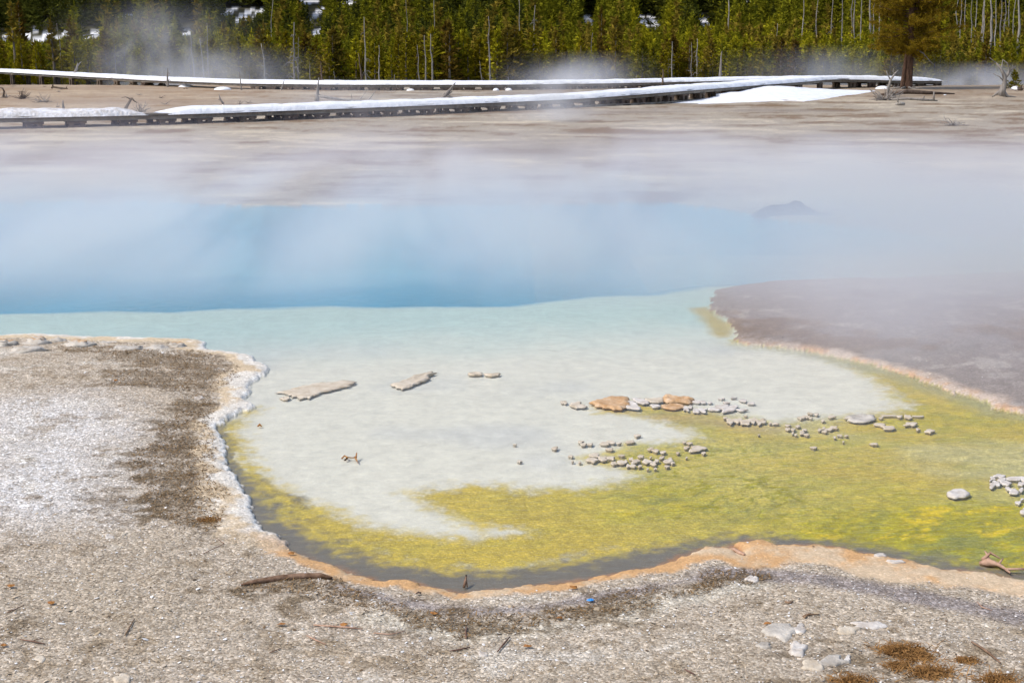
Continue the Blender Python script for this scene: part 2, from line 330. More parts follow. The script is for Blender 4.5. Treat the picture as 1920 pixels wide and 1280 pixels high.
gaps = [(0,64,14,84),(42,62,56,76),(62,66,92,84),(110,62,125,78),(160,66,180,78),(1093,30,1112,48),(1200,32,1212,50),(1220,32,1236,56),(1310,36,1334,54),(232,24,242,34),(344,62,352,72),(586,58,598,70),(424,10,436,34),(455,16,468,38),(484,15,492,30),(556,0,600,10),(588,16,606,34),(640,0,668,12),(1396,0,1410,8),(1450,0,1470,6)]
SNOWP = []
def terrain(X, Y, want_col=False):
    n8 = fbm(X * 2.2, Y * 2.2, 3, 5, 0.55)
    scal = 0.024 * fbm(X * 17, Y * 17, 5, 3) + 0.030 * fbm(X * 5, Y * 5, 9, 3) + 0.016 * fbm(X * 42, Y * 42, 6, 2)
    nearw = sstep(11.0, 8.0, Y)
    a = sdf(X, Y, A, far=6); b = sdf(X, Y, B, far=6); c = sdf(X, Y, C_, far=60, pad=8)
    farY = Y > 24
    a = np.where(np.abs(a) < 5.9, a + scal, a)
    b = b + scal * 1.5; c = c + 0.25 * fbm(X * 0.8, Y * 0.8, 31, 4)
    c = np.where(Y > 30, 8.0, c)
    land = np.maximum(np.maximum(a, b), c)
    # which coast
    la = (a >= b) & (a >= c)
    lb = (b > a) & (b >= c)
    # heights of land
    s = np.maximum(land, 0)
    zl = np.where(la, 0.022 * (1 - np.exp(-s / 0.030)) + 0.020 * np.minimum(s, 2.0),
         np.where(lb, 0.014 * (1 - np.exp(-s / 0.05)) + 0.05 * np.minimum(s, 1.6), 0.02 * (1 - np.exp(-s / 0.15)) + 0.004 * np.minimum(s, 3)))
    grow = np.minimum(s / 0.3, 1)
    zl = zl + grow * (0.010 * n8 + 0.006 * fbm(X * 9, Y * 9, 12, 4)) + 0.004
    zl = zl + np.where(Y > 22, grow * 0.022 * fbm(X * 0.35, Y * 0.35, 40, 4), 0)
    # the valley behind: a slight dip, then the wooded slope
    zl = zl - 0.95 * sstep(66 + 0.0 * X, 84, Y)
    hill = np.maximum(Y - 108 - 6 * fbm(X * 0.03, Y * 0.01, 50, 2), 0)
    zl = zl + 0.125 * hill * sstep(0, 30, hill) + 1.2 * fbm(X * 0.05, Y * 0.05, 60, 3) * sstep(105, 130, Y)
    # bed
    dd = sdf(X, Y, deep, far=6)
    dd = dd + 0.14 * fbm(X * 1.1, Y * 1.6, 23, 4)
    w_ = np.maximum(-land, 0)
    zb = -0.007 - 0.009 * (1 - np.exp(-w_ / 0.22)) + 0.003 * fbm(X * 3, Y * 3, 22, 4) * np.minimum(w_ / 0.2, 1)
    zb = zb - 0.75 * sstep(0, 1.3, dd) * np.minimum(w_ / 1.0, 1)
    Z = np.where(land > 0, zl, zb)
    if not want_col: return Z, land
    # ---------------- colours
    def C(r, g, b_): return np.array([r, g, b_])[None, :]
    def mixc(c0, c1, k): return c0 * (1 - k[:, None]) + c1 * k[:, None]
    nA = fbm(X * 1.3, Y * 1.3, 71, 5, 0.6); nB = fbm(X * 6, Y * 6, 72, 5, 0.65); nC = fbm(X * 22, Y * 22, 73, 3, 0.6)
    G = np.repeat(C(0.465, 0.392, 0.305), len(X), 0)
    grav = np.ones(len(X))
    k = sstep(-0.45, 0.35, sdf(X, Y, whiteG) + 0.25 * nB + 0.1 * nA); G = mixc(G, C(0.66, 0.63, 0.60), k)
    k = sstep(-0.2, 0.5, nA) * 0.35; G = mixc(G, C(0.37, 0.30, 0.21), k)
    k = sstep(0.12, 0.40, nB - 0.25 * nA + 0.3 * nC) * 0.55; G = mixc(G, C(0.27, 0.20, 0.12), k)
    k = sstep(0.2, 0.5, fbm(X * 2.4, Y * 3.6, 131, 5, 0.6)) * 0.6; G = mixc(G, C(0.62, 0.57, 0.49), k)
    wa = sdf(X, Y, whiteArc, closed=False); k = sstep(-0.13, -0.01, wa + 0.07 * nB) * 0.7; G = mixc(G, C(0.60, 0.55, 0.45), k)
    k = sstep(-0.04, 0.05, sdf(X, Y, lavP) + 0.05 * nB) * 0.85; G = mixc(G, C(0.27, 0.235, 0.225), k)
    for j, q in enumerate(brownP):
        k = sstep(-0.10, 0.10, sdf(X, Y, q) * 0.8 + 0.28 * nB + 0.26 * nC + 0.22 * fbm(X * 3, Y * 12, 76, 4) - 0.03); G = mixc(G, C(0.19, 0.14, 0.085), k * (0.80 if j in (0, 2) else 0.6))
    # rims
    isleft = la & (X < -0.95 + 0.4 * sstep(6.2, 5.2, Y)) & (Y > 5.9)
    leftw = np.where(la, sstep(-0.70, -0.98, X) * sstep(5.75, 6.2, Y) + 0.0, 0.0)
    rimw = 0.19 + 0.10 * fbm(X * 1.1, Y * 1.1, 81, 2) + 0.05 * nB
    k = leftw * sstep(0.05, -0.02, land - rimw)
    rimc = mixc(np.repeat(C(0.68, 0.63, 0.55), len(X), 0), C(0.58, 0.46, 0.31), sstep(0.0, 0.25, nB * 0.6 + land * 2.2 - 0.12))
    rimc = mixc(rimc, C(0.76, 0.73, 0.67), sstep(0.04, 0.012, land + 0.02 * nC))
    G = mixc(G, rimc, k); grav = np.where(la, grav * (1 - 0.55 * k), grav)
    ow = (0.115 + 0.13 * sstep(0.5, 1.6, X) + 0.03 * nB)
    k = (1 - leftw) * la * sstep(0.03, -0.02, land - ow * (1 + 0.5 * fbm(X * 2.3, Y * 2.3, 88, 3)))
    orc = mixc(np.repeat(C(0.56, 0.32, 0.135), len(X), 0), C(0.58, 0.44, 0.29), sstep(-0.1, 0.5, nB + 0.3 * sstep(0.6, 1.6, X)))
    orc = mixc(orc, C(0.34, 0.12, 0.05), sstep(0.012, 0.0, land) * 0.6)
    G = mixc(G, orc, k * 0.92); grav = grav * (1 - 0.7 * k)
    # right headland
    hb = np.repeat(C(0.245, 0.21, 0.19), len(X), 0)
    hb = mixc(hb, C(0.34, 0.30, 0.27), sstep(0.1, 0.5, nB)); hb = mixc(hb, C(0.17, 0.115, 0.07), sstep(0.1, 0.45, nA + 0.3 * nB) * 0.7)
    kr = sstep(0.17, 0.03, b + 0.07 * nB - 0.01) * sstep(10.6, 9.8, Y)
    hb = mixc(hb, mixc(np.repeat(C(0.48, 0.39, 0.32), len(X), 0), C(0.52, 0.33, 0.20), sstep(-0.1, 0.3, nB)), kr)
    G = np.where(lb[:, None], hb, G); grav = np.where(lb, 0.35, grav)
    # far flats
    fs = fbm(X * 0.5, Y * 0.8, 91, 7, 0.68); fl = fbm(X * 0.12, Y * 0.3, 92, 4, 0.6)
    fc = np.repeat(C(0.325, 0.275, 0.21), len(X), 0)
    fc = mixc(fc, C(0.19, 0.125, 0.07), sstep(0.02, 0.34, fs)); fc = mixc(fc, C(0.47, 0.40, 0.30), sstep(0.08, 0.35, -fs))
    fc = mixc(fc, C(0.24, 0.20, 0.165), sstep(0.08, 0.3, fl) * 0.6)
    fc = mixc(fc, C(0.36, 0.23, 0.125), sstep(32, 46, Y) * sstep(-4, -14, X) * 0.5)
    fc = mixc(fc, C(0.27, 0.19, 0.12), sstep(46, 58, Y) * sstep(4, 12, X) * 0.6)
    isC = (~la) & (~lb)
    G = np.where(isC[:, None], fc, G); grav = np.where(isC, 0.25, grav)
    # woodland floor with lying snow
    wf = np.repeat(C(0.045, 0.042, 0.018), len(X), 0)
    ks = np.zeros(len(X)); nE = fbm(X * 0.5, Y * 0.3, 95, 3)
    for (px_, py_, rx_, ry_) in SNOWP:
        ks = np.maximum(ks, sstep(1.25, 0.95, np.sqrt(((X - px_) / rx_) ** 2 + ((Y - py_) / ry_) ** 2) + 0.35 * nE))
    wf = mixc(wf, C(0.88, 0.89, 0.92), ks)
    G = mixc(G, wf, sstep(66, 74, Y)); grav = np.where(Y > 70, 0, grav)
    # ---- bed colours
    bc = np.repeat(C(0.77, 0.735, 0.62), len(X), 0)
    bc = mixc(bc, C(0.47, 0.485, 0.52), sstep(0.15, 0.6, fbm(X * 0.9, Y * 0.9, 99, 3)) * 0.35)
    yl = gp(0, 700, BZ)[1]; yh_ = gp(0, 610, BZ)[1]
    k = sstep(yl - 0.2, yh_ + 0.2, Y + 0.35 * nA - 0.22 * X - 0.25); bc = mixc(bc, C(0.44, 0.61, 0.575), k * 0.85)
    k = sstep(-0.10, 0.10, dd + 0.08 * nA); bc = mixc(bc, C(0.07, 0.32, 0.49), k)
    bc = mixc(bc, C(0.20, 0.45, 0.58), k * sstep(0.15, 0.6, fbm(X * 0.35, Y * 0.6, 101, 3)) * 0.8)
    # mats
    st = fbm(X * 2.2 + Y * 1.6, Y * 4.6 - X * 2.4, 111, 5, 0.62); st = 1.25 * st + 0.35 * (np.abs(fbm(X * 2.6 + 3, Y * 4.4 - X * 1.6, 117, 4, 0.6)) * 3 - 0.6)
    m1 = sdf(X, Y, mat1); soft = 0.06 + 0.10 * nB
    shoreSide = w_ < 0.25
    bc = bc * (1 + (0.05 * nC + 0.05 * nB)[:, None])
    k = sstep(-0.09, 0.13, m1 + 0.08 * nB + 0.10 * nC)
    dark = mixc(np.repeat(C(0.19, 0.165, 0.13), len(X), 0), C(0.36, 0.19, 0.09), sstep(0.07, 0.01, w_ + 0.02 * nB) * sstep(-1.0, -0.7, X))
    wdk = 0.05 + 0.20 * sstep(7.4, 6.3, Y); kd = sstep(1.35, 1.0, (w_ + 0.03 * nB) / wdk) * la * sstep(8.25, 7.9, Y); bc = mixc(bc, dark, kd)
    mc = np.repeat(C(0.53, 0.395, 0.055), len(X), 0)
    mc = mixc(mc, C(0.455, 0.38, 0.055), sstep(-0.1, 0.5, st) * (0.35 + 0.65 * sstep(0.0, 1.0, X)))
    mc = mixc(mc, C(0.52, 0.46, 0.20), sstep(0.0, 0.35, fbm(X * 0.8, Y * 1.6, 115, 4)) * sstep(0.4, 1.2, X) * 0.8)
    gx = 1.5 * sstep(0.6, 2.2, X) * sstep(7.1, 6.1, Y) * sstep(-0.9, 0.1, X * 0.6 - (Y - 5.6)) + 0.75 * np.exp(-((X - 0.75) / 0.45) ** 2 - ((Y - 6.65) / 0.38) ** 2)
    gx = gx + 0.6 * np.exp(-((Y - 8.15) / 0.25) ** 2) * sstep(2.0, 2.6, X)
    mc = mixc(mc, C(0.46, 0.39, 0.004), np.clip(gx, 0, 1) * 0.75)
    k2 = sstep(0.0, 0.5, st + 0.25 * nB - 0.45 + 0.75 * gx); mc = mixc(mc, C(0.42, 0.355, 0.002), k2 * np.clip(gx * 1.6, 0, 1))
    k3 = sstep(0.25, 0.55, st * 0.7 + 0.5 * nB - 0.2 + 0.3 * gx); mc = mixc(mc, C(0.62, 0.46, 0.002), k3 * np.clip(gx * 1.3, 0, 1))
    k4 = sstep(0.1, 0.5, -st - 0.2 * nB); mc = mixc(mc, C(0.21, 0.24, 0.05), k4 * 0.6 * np.clip(gx, 0, 1))
    wx = X * 6.5 + 1.6 * fbm(X * 1.2, Y * 1.2, 121, 3); wy = Y * 13 - X * 6.5 + 2.6 * fbm(X * 1.1, Y * 1.3, 122, 3)
    rid = sstep(0.0, 0.6, 1 - np.abs(fbm(wx * 0.75, wy * 0.75, 123, 3, 0.5)) * 9) * sstep(-0.25, 0.15, fbm(X * 2.1, Y * 2.6, 127, 3))
    fz = np.clip(1.3 * np.exp(-((X - 0.95) / 0.5) ** 2 - ((Y - 6.75) / 0.5) ** 2) + 1.1 * sstep(0.9, 2.0, X) * sstep(7.0, 6.3, Y) + 0.8 * np.exp(-((X - 1.1) / 0.9) ** 2 - ((Y - 7.55) / 0.25) ** 2), 0, 1)
    mc = mixc(mc, C(0.55, 0.48, 0.12), fz * (1 - np.clip(gx * 1.2, 0, 1)) * 0.7)
    mc = mixc(mc, C(0.36, 0.31, 0.001), rid * np.clip(fz * 1.3, 0, 1))
    rid2 = np.maximum(1 - np.abs(fbm(wx + 7, wy * 1.3, 125, 4, 0.6)) * 8, 0); mc = mixc(mc, C(0.19, 0.21, 0.04), rid2 * fz * 0.6)
    mc = 1.08 * mc * (1 + 0.22 * nC[:, None] + 0.12 * nB[:, None])
    # feathery streaks where the mat thins into the white bed
    bc = mixc(bc, mc, k)
    k = sstep(-0.05, 0.12, m1 - 0.05 + 0.0 * X) * 0
    k = sstep(-0.03, 0.10, sdf(X, Y, mat2) + 0.04 * nB); bc = mixc(bc, C(0.50, 0.38, 0.10), k * 0.9)
    k = sstep(-0.05, 0.12, sdf(X, Y, rocksmear) + 0.06 * nB); bc = mixc(bc, C(0.50, 0.36, 0.16), k * 0.55)
    k = sstep(0.22, 0.05, w_) * (b > -0.4) * sstep(10.5, 9.8, Y); bc = mixc(bc, C(0.33, 0.33, 0.20), k * 0.6)
    wet = land <= 0; bgr = 0.10 + 0.38 * sstep(-0.09, 0.13, m1)
    Cc = np.where(wet[:, None], bc, G); grav = np.where(wet, bgr * (dd < 0.1), grav)
    return Z, land, np.concatenate([np.clip(Cc, 0.002, 0.95), grav[:, None]], 1)

# ------------------------------------------------------------------ ground: one sheet to the horizon
for a, b, c, d in gaps:          # openings in the wood where snow still lies on the slope
    cu = (a + c) / 2; cv = (b + d) / 2; ds = np.linspace(88, 400, 700)
    tt_ = [at(cu, cv, q) for q in ds]; zt_, _ = terrain(np.array([q[0] for q in tt_]), ds)
    k = next((i for i in range(len(ds)) if zt_[i] >= tt_[i][1]), None)
    if k is not None: SNOWP.append((tt_[k][0], ds[k], max(0.35, (c - a) / 3 / F * ds[k]), max(2.5, (d - b) / 2 / F * ds[k] / 0.11)))
rows = [-12, -8, -5, -2, 0, 1.5, 2.6, 3.3, 3.8]
rows += [gp(960, y)[1] for y in np.arange(1390, 560, -2.2)]
rows += [gp(960, y)[1] for y in np.arange(560, 160, -1.6)]
rows += list(np.geomspace(rows[-1] + 0.8, 700, 120))
rows = np.array(rows)
NI = 960
inner = np.linspace(-1, 1, NI)
outer = (np.linspace(0, 1, 36)[1:] ** 2.2)
half = 0.39 * np.maximum(rows, 3) + 0.35
ext = 12 + 1.3 * np.maximum(rows, 0)
Xg = np.concatenate([-(half[:, None] + outer[::-1][None] * ext[:, None]), inner[None] * half[:, None], half[:, None] + outer[None] * ext[:, None]], 1)
Yg = np.repeat(rows[:, None], Xg.shape[1], 1)
nr, nc = Xg.shape
Xf = Xg.ravel(); Yf = Yg.ravel()
Zf, Lf, Cf = terrain(Xf, Yf, True)
i0 = (np.arange(nr - 1)[:, None] * nc + np.arange(nc - 1)[None]).ravel()
faces = np.stack([i0, i0 + 1, i0 + nc + 1, i0 + nc], 1)
ground = mk('ground', np.stack([Xf, Yf, Zf], 1), faces, M_ground, smooth=True, colr=Cf)
tag(ground, kind='structure')
def H(x, y):
    z, _ = terrain(np.array([float(x)]), np.array([float(y)])); return float(z[0])
def HA(xs, ys): return terrain(np.asarray(xs, float), np.asarray(ys, float))

# ------------------------------------------------------------------ water
m, t, o = newmat('pool_water')
g = N(t, 'ShaderNodeNewGeometry'); mp = N(t, 'ShaderNodeMapping'); mp.inputs['Scale'].default_value = (1, 2.4, 1)
t.links.new(g.outputs['Position'], mp.inputs[0])
n = N(t, 'ShaderNodeTexNoise', ins={'Scale': 9, 'Detail': 6, 'Roughness': 0.62}); t.links.new(mp.outputs[0], n.inputs[0])
b = N(t, 'ShaderNodeBump', ins={'Strength': 0.30, 'Distance': 0.02}); t.links.new(n.outputs['Fac'], b.inputs['Height'])
fr = N(t, 'ShaderNodeFresnel', ins={'IOR': 1.22}); t.links.new(b.outputs[0], fr.inputs['Normal'])
tr = N(t, 'ShaderNodeBsdfTransparent'); tr.inputs[0].default_value = (0.97, 0.985, 0.985, 1)
gl = N(t, 'ShaderNodeBsdfGlossy'); gl.inputs['Roughness'].default_value = 0.08; t.links.new(b.outputs[0], gl.inputs['Normal'])
mx = N(t, 'ShaderNodeMixShader'); t.links.new(fr.outputs[0], mx.inputs[0]); t.links.new(tr.outputs[0], mx.inputs[1]); t.links.new(gl.outputs[0], mx.inputs[2])
t.links.new(mx.outputs[0], o.inputs[0]); M_water = m
wv = np.array([(-45, 4.6, 0), (45, 4.6, 0), (45, 26, 0), (-45, 26, 0)])
tag(mk('water', wv, [(0, 1, 2, 3)], M_water), kind='structure')

# ------------------------------------------------------------------ loose sinter chips on the near ground
NCH = 190000
yy = rng.uniform(4.2, 10.6, NCH); xx = rng.uniform(-1, 1, NCH) * (0.40 * yy + 0.4)
zc, lc, cc = terrain(xx, yy, True)
keep = (lc > 0.03) & (rng.random(NCH) < np.clip(cc[:, 3] * 1.3 - 0.3, 0.02, 1)) & (rng.random(NCH) < np.clip(1.25 - (yy - 4.2) * 0.10, 0.3, 1))
xx, yy, zc, cc = xx[keep], yy[keep], zc[keep], cc[keep]
n_ = len(xx)
sz = rng.lognormal(-6.05, 0.52, n_); sz = np.clip(sz, 0.0017, 0.016)
V = np.zeros((n_, 6, 3)); ang0 = rng.uniform(0, 6.28, n_); asp = rng.uniform(0.5, 1, n_)
for k in range(5):
    a = ang0 * 0 + 2 * np.pi * k / 5; r_ = sz * rng.uniform(0.65, 1.2, n_)
    lx = np.cos(a) * r_; ly = np.sin(a) * r_ * asp
    V[:, k, 0] = lx * np.cos(ang0) - ly * np.sin(ang0); V[:, k, 1] = lx * np.sin(ang0) + ly * np.cos(ang0)
V[:, 5, 2] = sz * rng.uniform(0.08, 0.3, n_)
tx = rng.normal(0, 0.2, n_); ty = rng.normal(0, 0.2, n_)
V[:, :, 2] += V[:, :, 0] * tx[:, None] + V[:, :, 1] * ty[:, None]
V += np.stack([xx, yy, zc + 0.002 + sz * 0.12], 1)[:, None, :]
fi = np.arange(n_)[:, None, None] * 6 + np.array([[k, (k + 1) % 5, 5] for k in range(5)])[None]
u = rng.random(n_)
wht = np.array([0.78, 0.765, 0.74]); tan = np.array([0.42, 0.33, 0.22]); brn = np.array([0.15, 0.095, 0.05])
base = cc[:, :3]
lum = base.mean(1)
cw = np.clip(base * rng.uniform(0.8, 1.5, n_)[:, None], 0, 0.85)
sel = (u < 0.17 * np.clip(lum / 0.36, 0.2, 1.3))[:, None]; cw = np.where(sel, wht * rng.uniform(0.85, 1.02, n_)[:, None], cw)
sel = (u > 0.86)[:, None]; cw = np.where(sel, tan * rng.uniform(0.6, 1.2, n_)[:, None], cw)
sel = (u > 0.955)[:, None]; cw = np.where(sel, brn * rng.uniform(0.6, 1.4, n_)[:, None], cw)
grv = mk('gravel', V.reshape(-1, 3), fi.reshape(-1, 3), M_chip, colr=np.repeat(cw, 6, 0))
tag(grv, 'loose pale sinter chips covering the near shore', 'gravel', kind='stuff')

# ------------------------------------------------------------------ sinter stones in and beside the pool
def stone_mesh(outline, h, z0, mat, name='sinter_stone', flat=0.75, seed=0, knob=0.25, zb=-0.02):
    """flat crusted stone: outline (world xy), top h above water, foot on the bed"""
    P = np.array(outline); c = P.mean(0); n = max(20, int(8 + len(P)))
    seg = np.vstack([P, P[:1]]); L = np.r_[0, np.cumsum(np.hypot(*np.diff(seg, axis=0).T))]
    per = L[-1]; n = int(np.clip(per / 0.011, 18, 110)); tt = np.linspace(0, per, n, endpoint=False)
    ox = np.interp(tt, L, seg[:, 0]); oy = np.interp(tt, L, seg[:, 1])
    jag = 1 + knob * 1.1 * fbm(ox * 42 + seed, oy * 42, 200 + seed, 3)
    verts = []
    prof = [(0.72, zb), (0.80, z0 - 0.009), (1.06, z0 - 0.004), (1.0, z0 + h * 0.3), (0.88, z0 + h * 0.8), (0.72, z0 + h), (0.5, z0 + h * flat), (0.2, z0 + h * flat * 0.95)]
    for r_, z in prof:
        x = c[0] + (ox - c[0]) * r_ * (1 + (jag - 1) * min(1, r_)); y = c[1] + (oy - c[1]) * r_ * (1 + (jag - 1) * min(1, r_))
        zz = z + (0 if z < z0 else 1) * h * 0.45 * fbm(x * 34, y * 34, 300 + seed, 3)
        verts += list(zip(x - c[0], y - c[1], zz if hasattr(zz, '__len__') else [z] * n))
    k = len(prof); f = []
    for i in range(k - 1):
        for j in range(n):
            j2 = (j + 1) % n; f.append((i * n + j, i * n + j2, (i + 1) * n + j2, (i + 1) * n + j))
    verts.append((0, 0, z0 + h * flat)); q = len(verts) - 1
    for j in range(n): f.append(((k - 1) * n + j, (k - 1) * n + (j + 1) % n, q))
    return mk(name, np.array(verts), f, mat, smooth=True, loc=(c[0], c[1], 0))
def ell(cx, cy, w_, h_, seed, z=0.01):
    """irregular round outline; w,h its size in photograph pixels"""
    rr = random.Random(seed); out = []
    ph = [rr.uniform(0, 6.28) for _ in range(4)]; am = [rr.uniform(0.06, 0.20) for _ in range(4)]
    for k in range(26):
        a = 2 * math.pi * k / 26
        r_ = 1 + sum(am[j] * math.sin((j + 2) * a + ph[j]) for j in range(4))
        out.append((cx + w_ / 2 * r_ * math.cos(a), cy + h_ / 2 * r_ * math.sin(a)))
    return GP(out, z)
ORD = ['first','second','third','fourth','fifth','sixth','seventh','eighth','ninth','tenth','eleventh','twelfth','thirteenth','fourteenth','fifteenth','sixteenth','seventeenth','eighteenth','nineteenth','twentieth',
       'twenty-first','twenty-second','twenty-third','twenty-fourth','twenty-fifth','twenty-sixth','twenty-seventh','twenty-eighth','twenty-ninth','thirtieth','thirty-first','thirty-second']
def T(L, ox, oy, s): return [(ox + a / s, oy + b / s) for a, b in L]
def stone_poly(L, label, mat, h=0.006, flat=0.45):
    o_ = stone_mesh(GP(L, 0.01), h, 0, mat, flat=flat, seed=len(label)); tag(o_, label, 'stone'); return o_
stone_poly(T([(110,275),(170,255),(230,240),(330,215),(400,206),(480,200),(560,198),(610,205),(650,212),(620,222),(560,240),(490,255),(440,270),(390,280),(350,300),(310,318),(260,318),(215,308),(200,294),(130,290)],500,660,3.84),
           'largest long pale sinter islet, pointed at both ends, near the left rim', M_rock)
stone_poly(T([(905,222),(940,212),(1000,190),(1050,165),(1120,145),(1180,136),(1212,143),(1160,160),(1165,180),(1140,200),(1080,215),(1030,240),(970,246),(920,238)],500,660,3.84),
           'second long pale islet slanting up to the right, right of the largest islet', M_rock, 0.010)
stone_poly(T([(1450,142),(1500,134),(1555,140),(1550,153),(1500,156),(1455,153)],500,660,3.84), 'thin pale crust islet, left one of a touching pair in the upper pool', M_rock, 0.008)
stone_poly(T([(1568,146),(1620,152),(1680,144),(1675,156),(1620,163),(1575,157)],500,660,3.84), 'thin pale crust islet, right one of a touching pair in the upper pool', M_rock, 0.008)
stone_poly(T([(100,322),(120,310),(160,312),(172,324),(150,336),(110,334)],500,660,3.84), 'little pale stone just below the left tip of the largest islet', M_rock)
stone_poly(T([(535,332),(560,315),(650,295),(720,288),(765,298),(780,340),(735,372),(690,372),(620,362),(565,352)],960,660,3.556), 'orange sinter slab with a pale edge at the left of the orange ridge', M_rocko, 0.016)
stone_poly(T([(765,312),(800,312),(845,345),(862,368),(820,370),(770,362),(755,340)],960,660,3.556), 'white sinter slab beside the orange slab on its right', M_rockw)
stone_poly(T([(800,298),(850,294),(900,312),(918,332),(880,338),(840,325),(805,312)],960,660,3.556), 'white slab at the back of the orange ridge', M_rockw)
stone_poly(T([(920,342),(965,338),(992,348),(975,360),(935,357)],960,660,3.556), 'small bright white slab in front of the orange ridge', M_rockw)
stone_poly(T([(870,296),(930,300),(1000,292),(1015,312),(985,326),(920,322)],960,660,3.556), 'tan sinter slab in the middle of the orange ridge', M_rock)
stone_poly(T([(1012,292),(1060,290),(1120,300),(1180,295),(1210,312),(1190,330),(1120,326),(1040,326),(1010,315)],960,660,3.556), 'knobbly brown and white slab at the right of the orange ridge', M_rocko, 0.022)
stone_poly(T([(988,345),(1060,332),(1140,338),(1150,356),(1090,372),(1020,368)],960,660,3.556), 'flat salmon pink slab in front of the brown knobbly slab', M_rocko, 0.008)
stone_poly(T([(1382,968),(1400,955),(1440,945),(1490,938),(1530,952),(1545,975),(1520,992),(1450,996),(1400,985)],1400,660,3.692), 'large lone white stone on the bright green mat at the right', M_rockw, 0.012, 0.85)
stone_poly(T([(692,440),(730,424),(800,418),(860,425),(893,445),(885,462),(830,472),(760,472),(705,460)],1400,660,3.692), 'round flat grey brown islet, widest stone of the right group', M_rockg, 0.010)
z6 = dict(s=3.556, ox=960, oy=660); z7 = dict(s=3.692, ox=1400, oy=660)
clusters = [
 ('pale knob beside the orange ridge and the open milky water', z6, M_rock, [(347,322,40,18),(435,340,90,38)], 'stones left of the orange ridge'),
 ('lone tan knob scattered in the open milky water', z6, M_rock, [(285,625,45,16),(50,712,28,14),(20,601,24,7),(392,678,35,10),(835,540,40,13),(452,718,16,10),(404,713,12,8)], 'lone knobs in the milky water'),
 ('whitish crumb of the back row above the dense stone cluster', z6, M_rock, [(458,583,35,14),(478,600,40,16),(522,598,40,14),(620,595,60,20),(660,585,50,18),(712,592,30,9),(790,583,60,15),(650,632,50,18)], 'back row of stones'),
 ('cobble in the dense cluster on the mustard streak', z6, M_rock, [(550,672,80,20),(535,704,66,28),(605,695,60,28),(660,690,50,20),(680,726,42,20),(725,720,50,24),(755,715,30,20),(795,698,30,16),(825,712,55,24),(775,742,28,15),(808,743,35,18),(853,746,30,15),
   (860,680,40,15),(900,713,60,26),(945,727,38,24),(965,710,36,18),(1000,688,35,15),(1045,710,56,28),(1072,724,26,14),(1035,747,28,13),(905,764,18,9),(957,761,16,11),(925,686,14,11),(735,674,40,8)], 'dense stone cluster'),
 ('pale knob in the chain right of the dense cluster', z6, M_rock, [(925,630,36,16),(958,641,42,18),(1008,652,35,14),(1108,657,24,12),(1165,688,14,9),(1150,585,30,9),(1187,592,40,12),(1163,622,32,18),(1235,628,95,34),(1279,658,28,15)], 'chain right of the dense cluster'),
 ('whitish stone right of the orange ridge', z6, M_rockw, [(1160,362,36,26),(1190,352,30,16),(1228,376,50,24),(1270,372,56,26),(1230,318,40,20),(1275,318,40,18),(1322,322,30,12),(1345,366,60,24),(1400,352,80,28),(1440,370,90,30),(1475,352,60,22),(1530,371,60,14),(1430,323,40,10),(1400,296,40,8),(1480,290,40,7),(1540,308,44,18),(1595,327,50,11)], 'stones trailing from the orange ridge'),
 ('pale stone of the ragged row below the trailing scatter', z6, M_rock, [(1424,425,30,10),(1560,412,22,7),(1455,447,50,28),(1505,442,60,30),(1560,452,70,34),(1610,440,60,28),(1660,452,60,24),(1672,434,26,12),(1755,462,45,10),(1722,460,20,8)], 'ragged row of stones'),
 ('knob between ragged row and round islet', z7, M_rock, [(376,441,38,16),(405,432,32,18),(425,434,26,16),(440,410,35,13),(482,415,32,13),(446,442,20,9),(588,433,45,15),(530,460,30,11),(285,492,30,13),(355,498,36,13),(287,519,34,17),(322,521,26,17),(402,524,30,12),
   (385,541,34,22),(415,556,34,13),(341,556,18,11),(320,546,14,12),(505,523,24,16),(535,512,20,16),(541,534,30,15),(575,519,42,17),(605,508,46,22)], 'knobs between the ragged row and the islet'),
 ('tiny pale crumb in the hazy yellow water', z7, M_rock, [(645,561,36,9),(691,563,30,8),(610,574,20,12),(670,605,14,8),(468,645,40,13),(882,620,48,13),(85,557,16,6)], 'tiny crumbs in the yellow water'),
 ('pale stone right of the round grey brown islet', z7, M_rock, [(925,487,70,22),(985,509,95,22),(1000,425,150,7),(1118,434,50,22),(1138,482,75,24),(1186,519,28,13),(1265,531,56,24),(1062,431,30,16),(930,441,28,11),(1190,429,90,6)], 'stones right of the islet'),
 ('white stone of the pile at the right edge', z7, M_rockw, [(1720,898,70,36),(1706,858,38,18),(1690,871,20,9),(1755,842,70,22),(1768,868,54,28),(1802,892,54,30),(1808,926,28,20),(1848,946,70,34),(1862,858,140,22),(1930,866,60,30),(1902,897,46,22),(1902,936,30,20),(1880,1025,40,18),(1914,1088,32,34),(1907,1002,24,12)], 'white pile at the right edge'),
]
sd0 = 0
for lab, z_, mt, items, grp in clusters:
    items = sorted(items, key=lambda q: (q[0], q[1]))
    for k, (cx, cy_, w_, h_) in enumerate(items):
        sd0 += 1
        ow = GP([(z_['ox'] + cx / z_['s'], z_['oy'] + cy_ / z_['s'])])[0]
        o_ = stone_mesh(ell(z_['ox'] + cx / z_['s'], z_['oy'] + (cy_ + 2) / z_['s'], w_ / z_['s'] * 1.04, h_ / z_['s'] * 1.1, sd0), min(0.0045, 0.0014 + h_ * 0.00009), 0, mt, flat=0.85, seed=sd0)
        size = 'broad ' if w_ > 75 else ('tiny ' if w_ < 22 and not lab.startswith('tiny') else '')
        tag(o_, f'{size}{lab}, {ORD[k]} from the left', 'stone', grp)
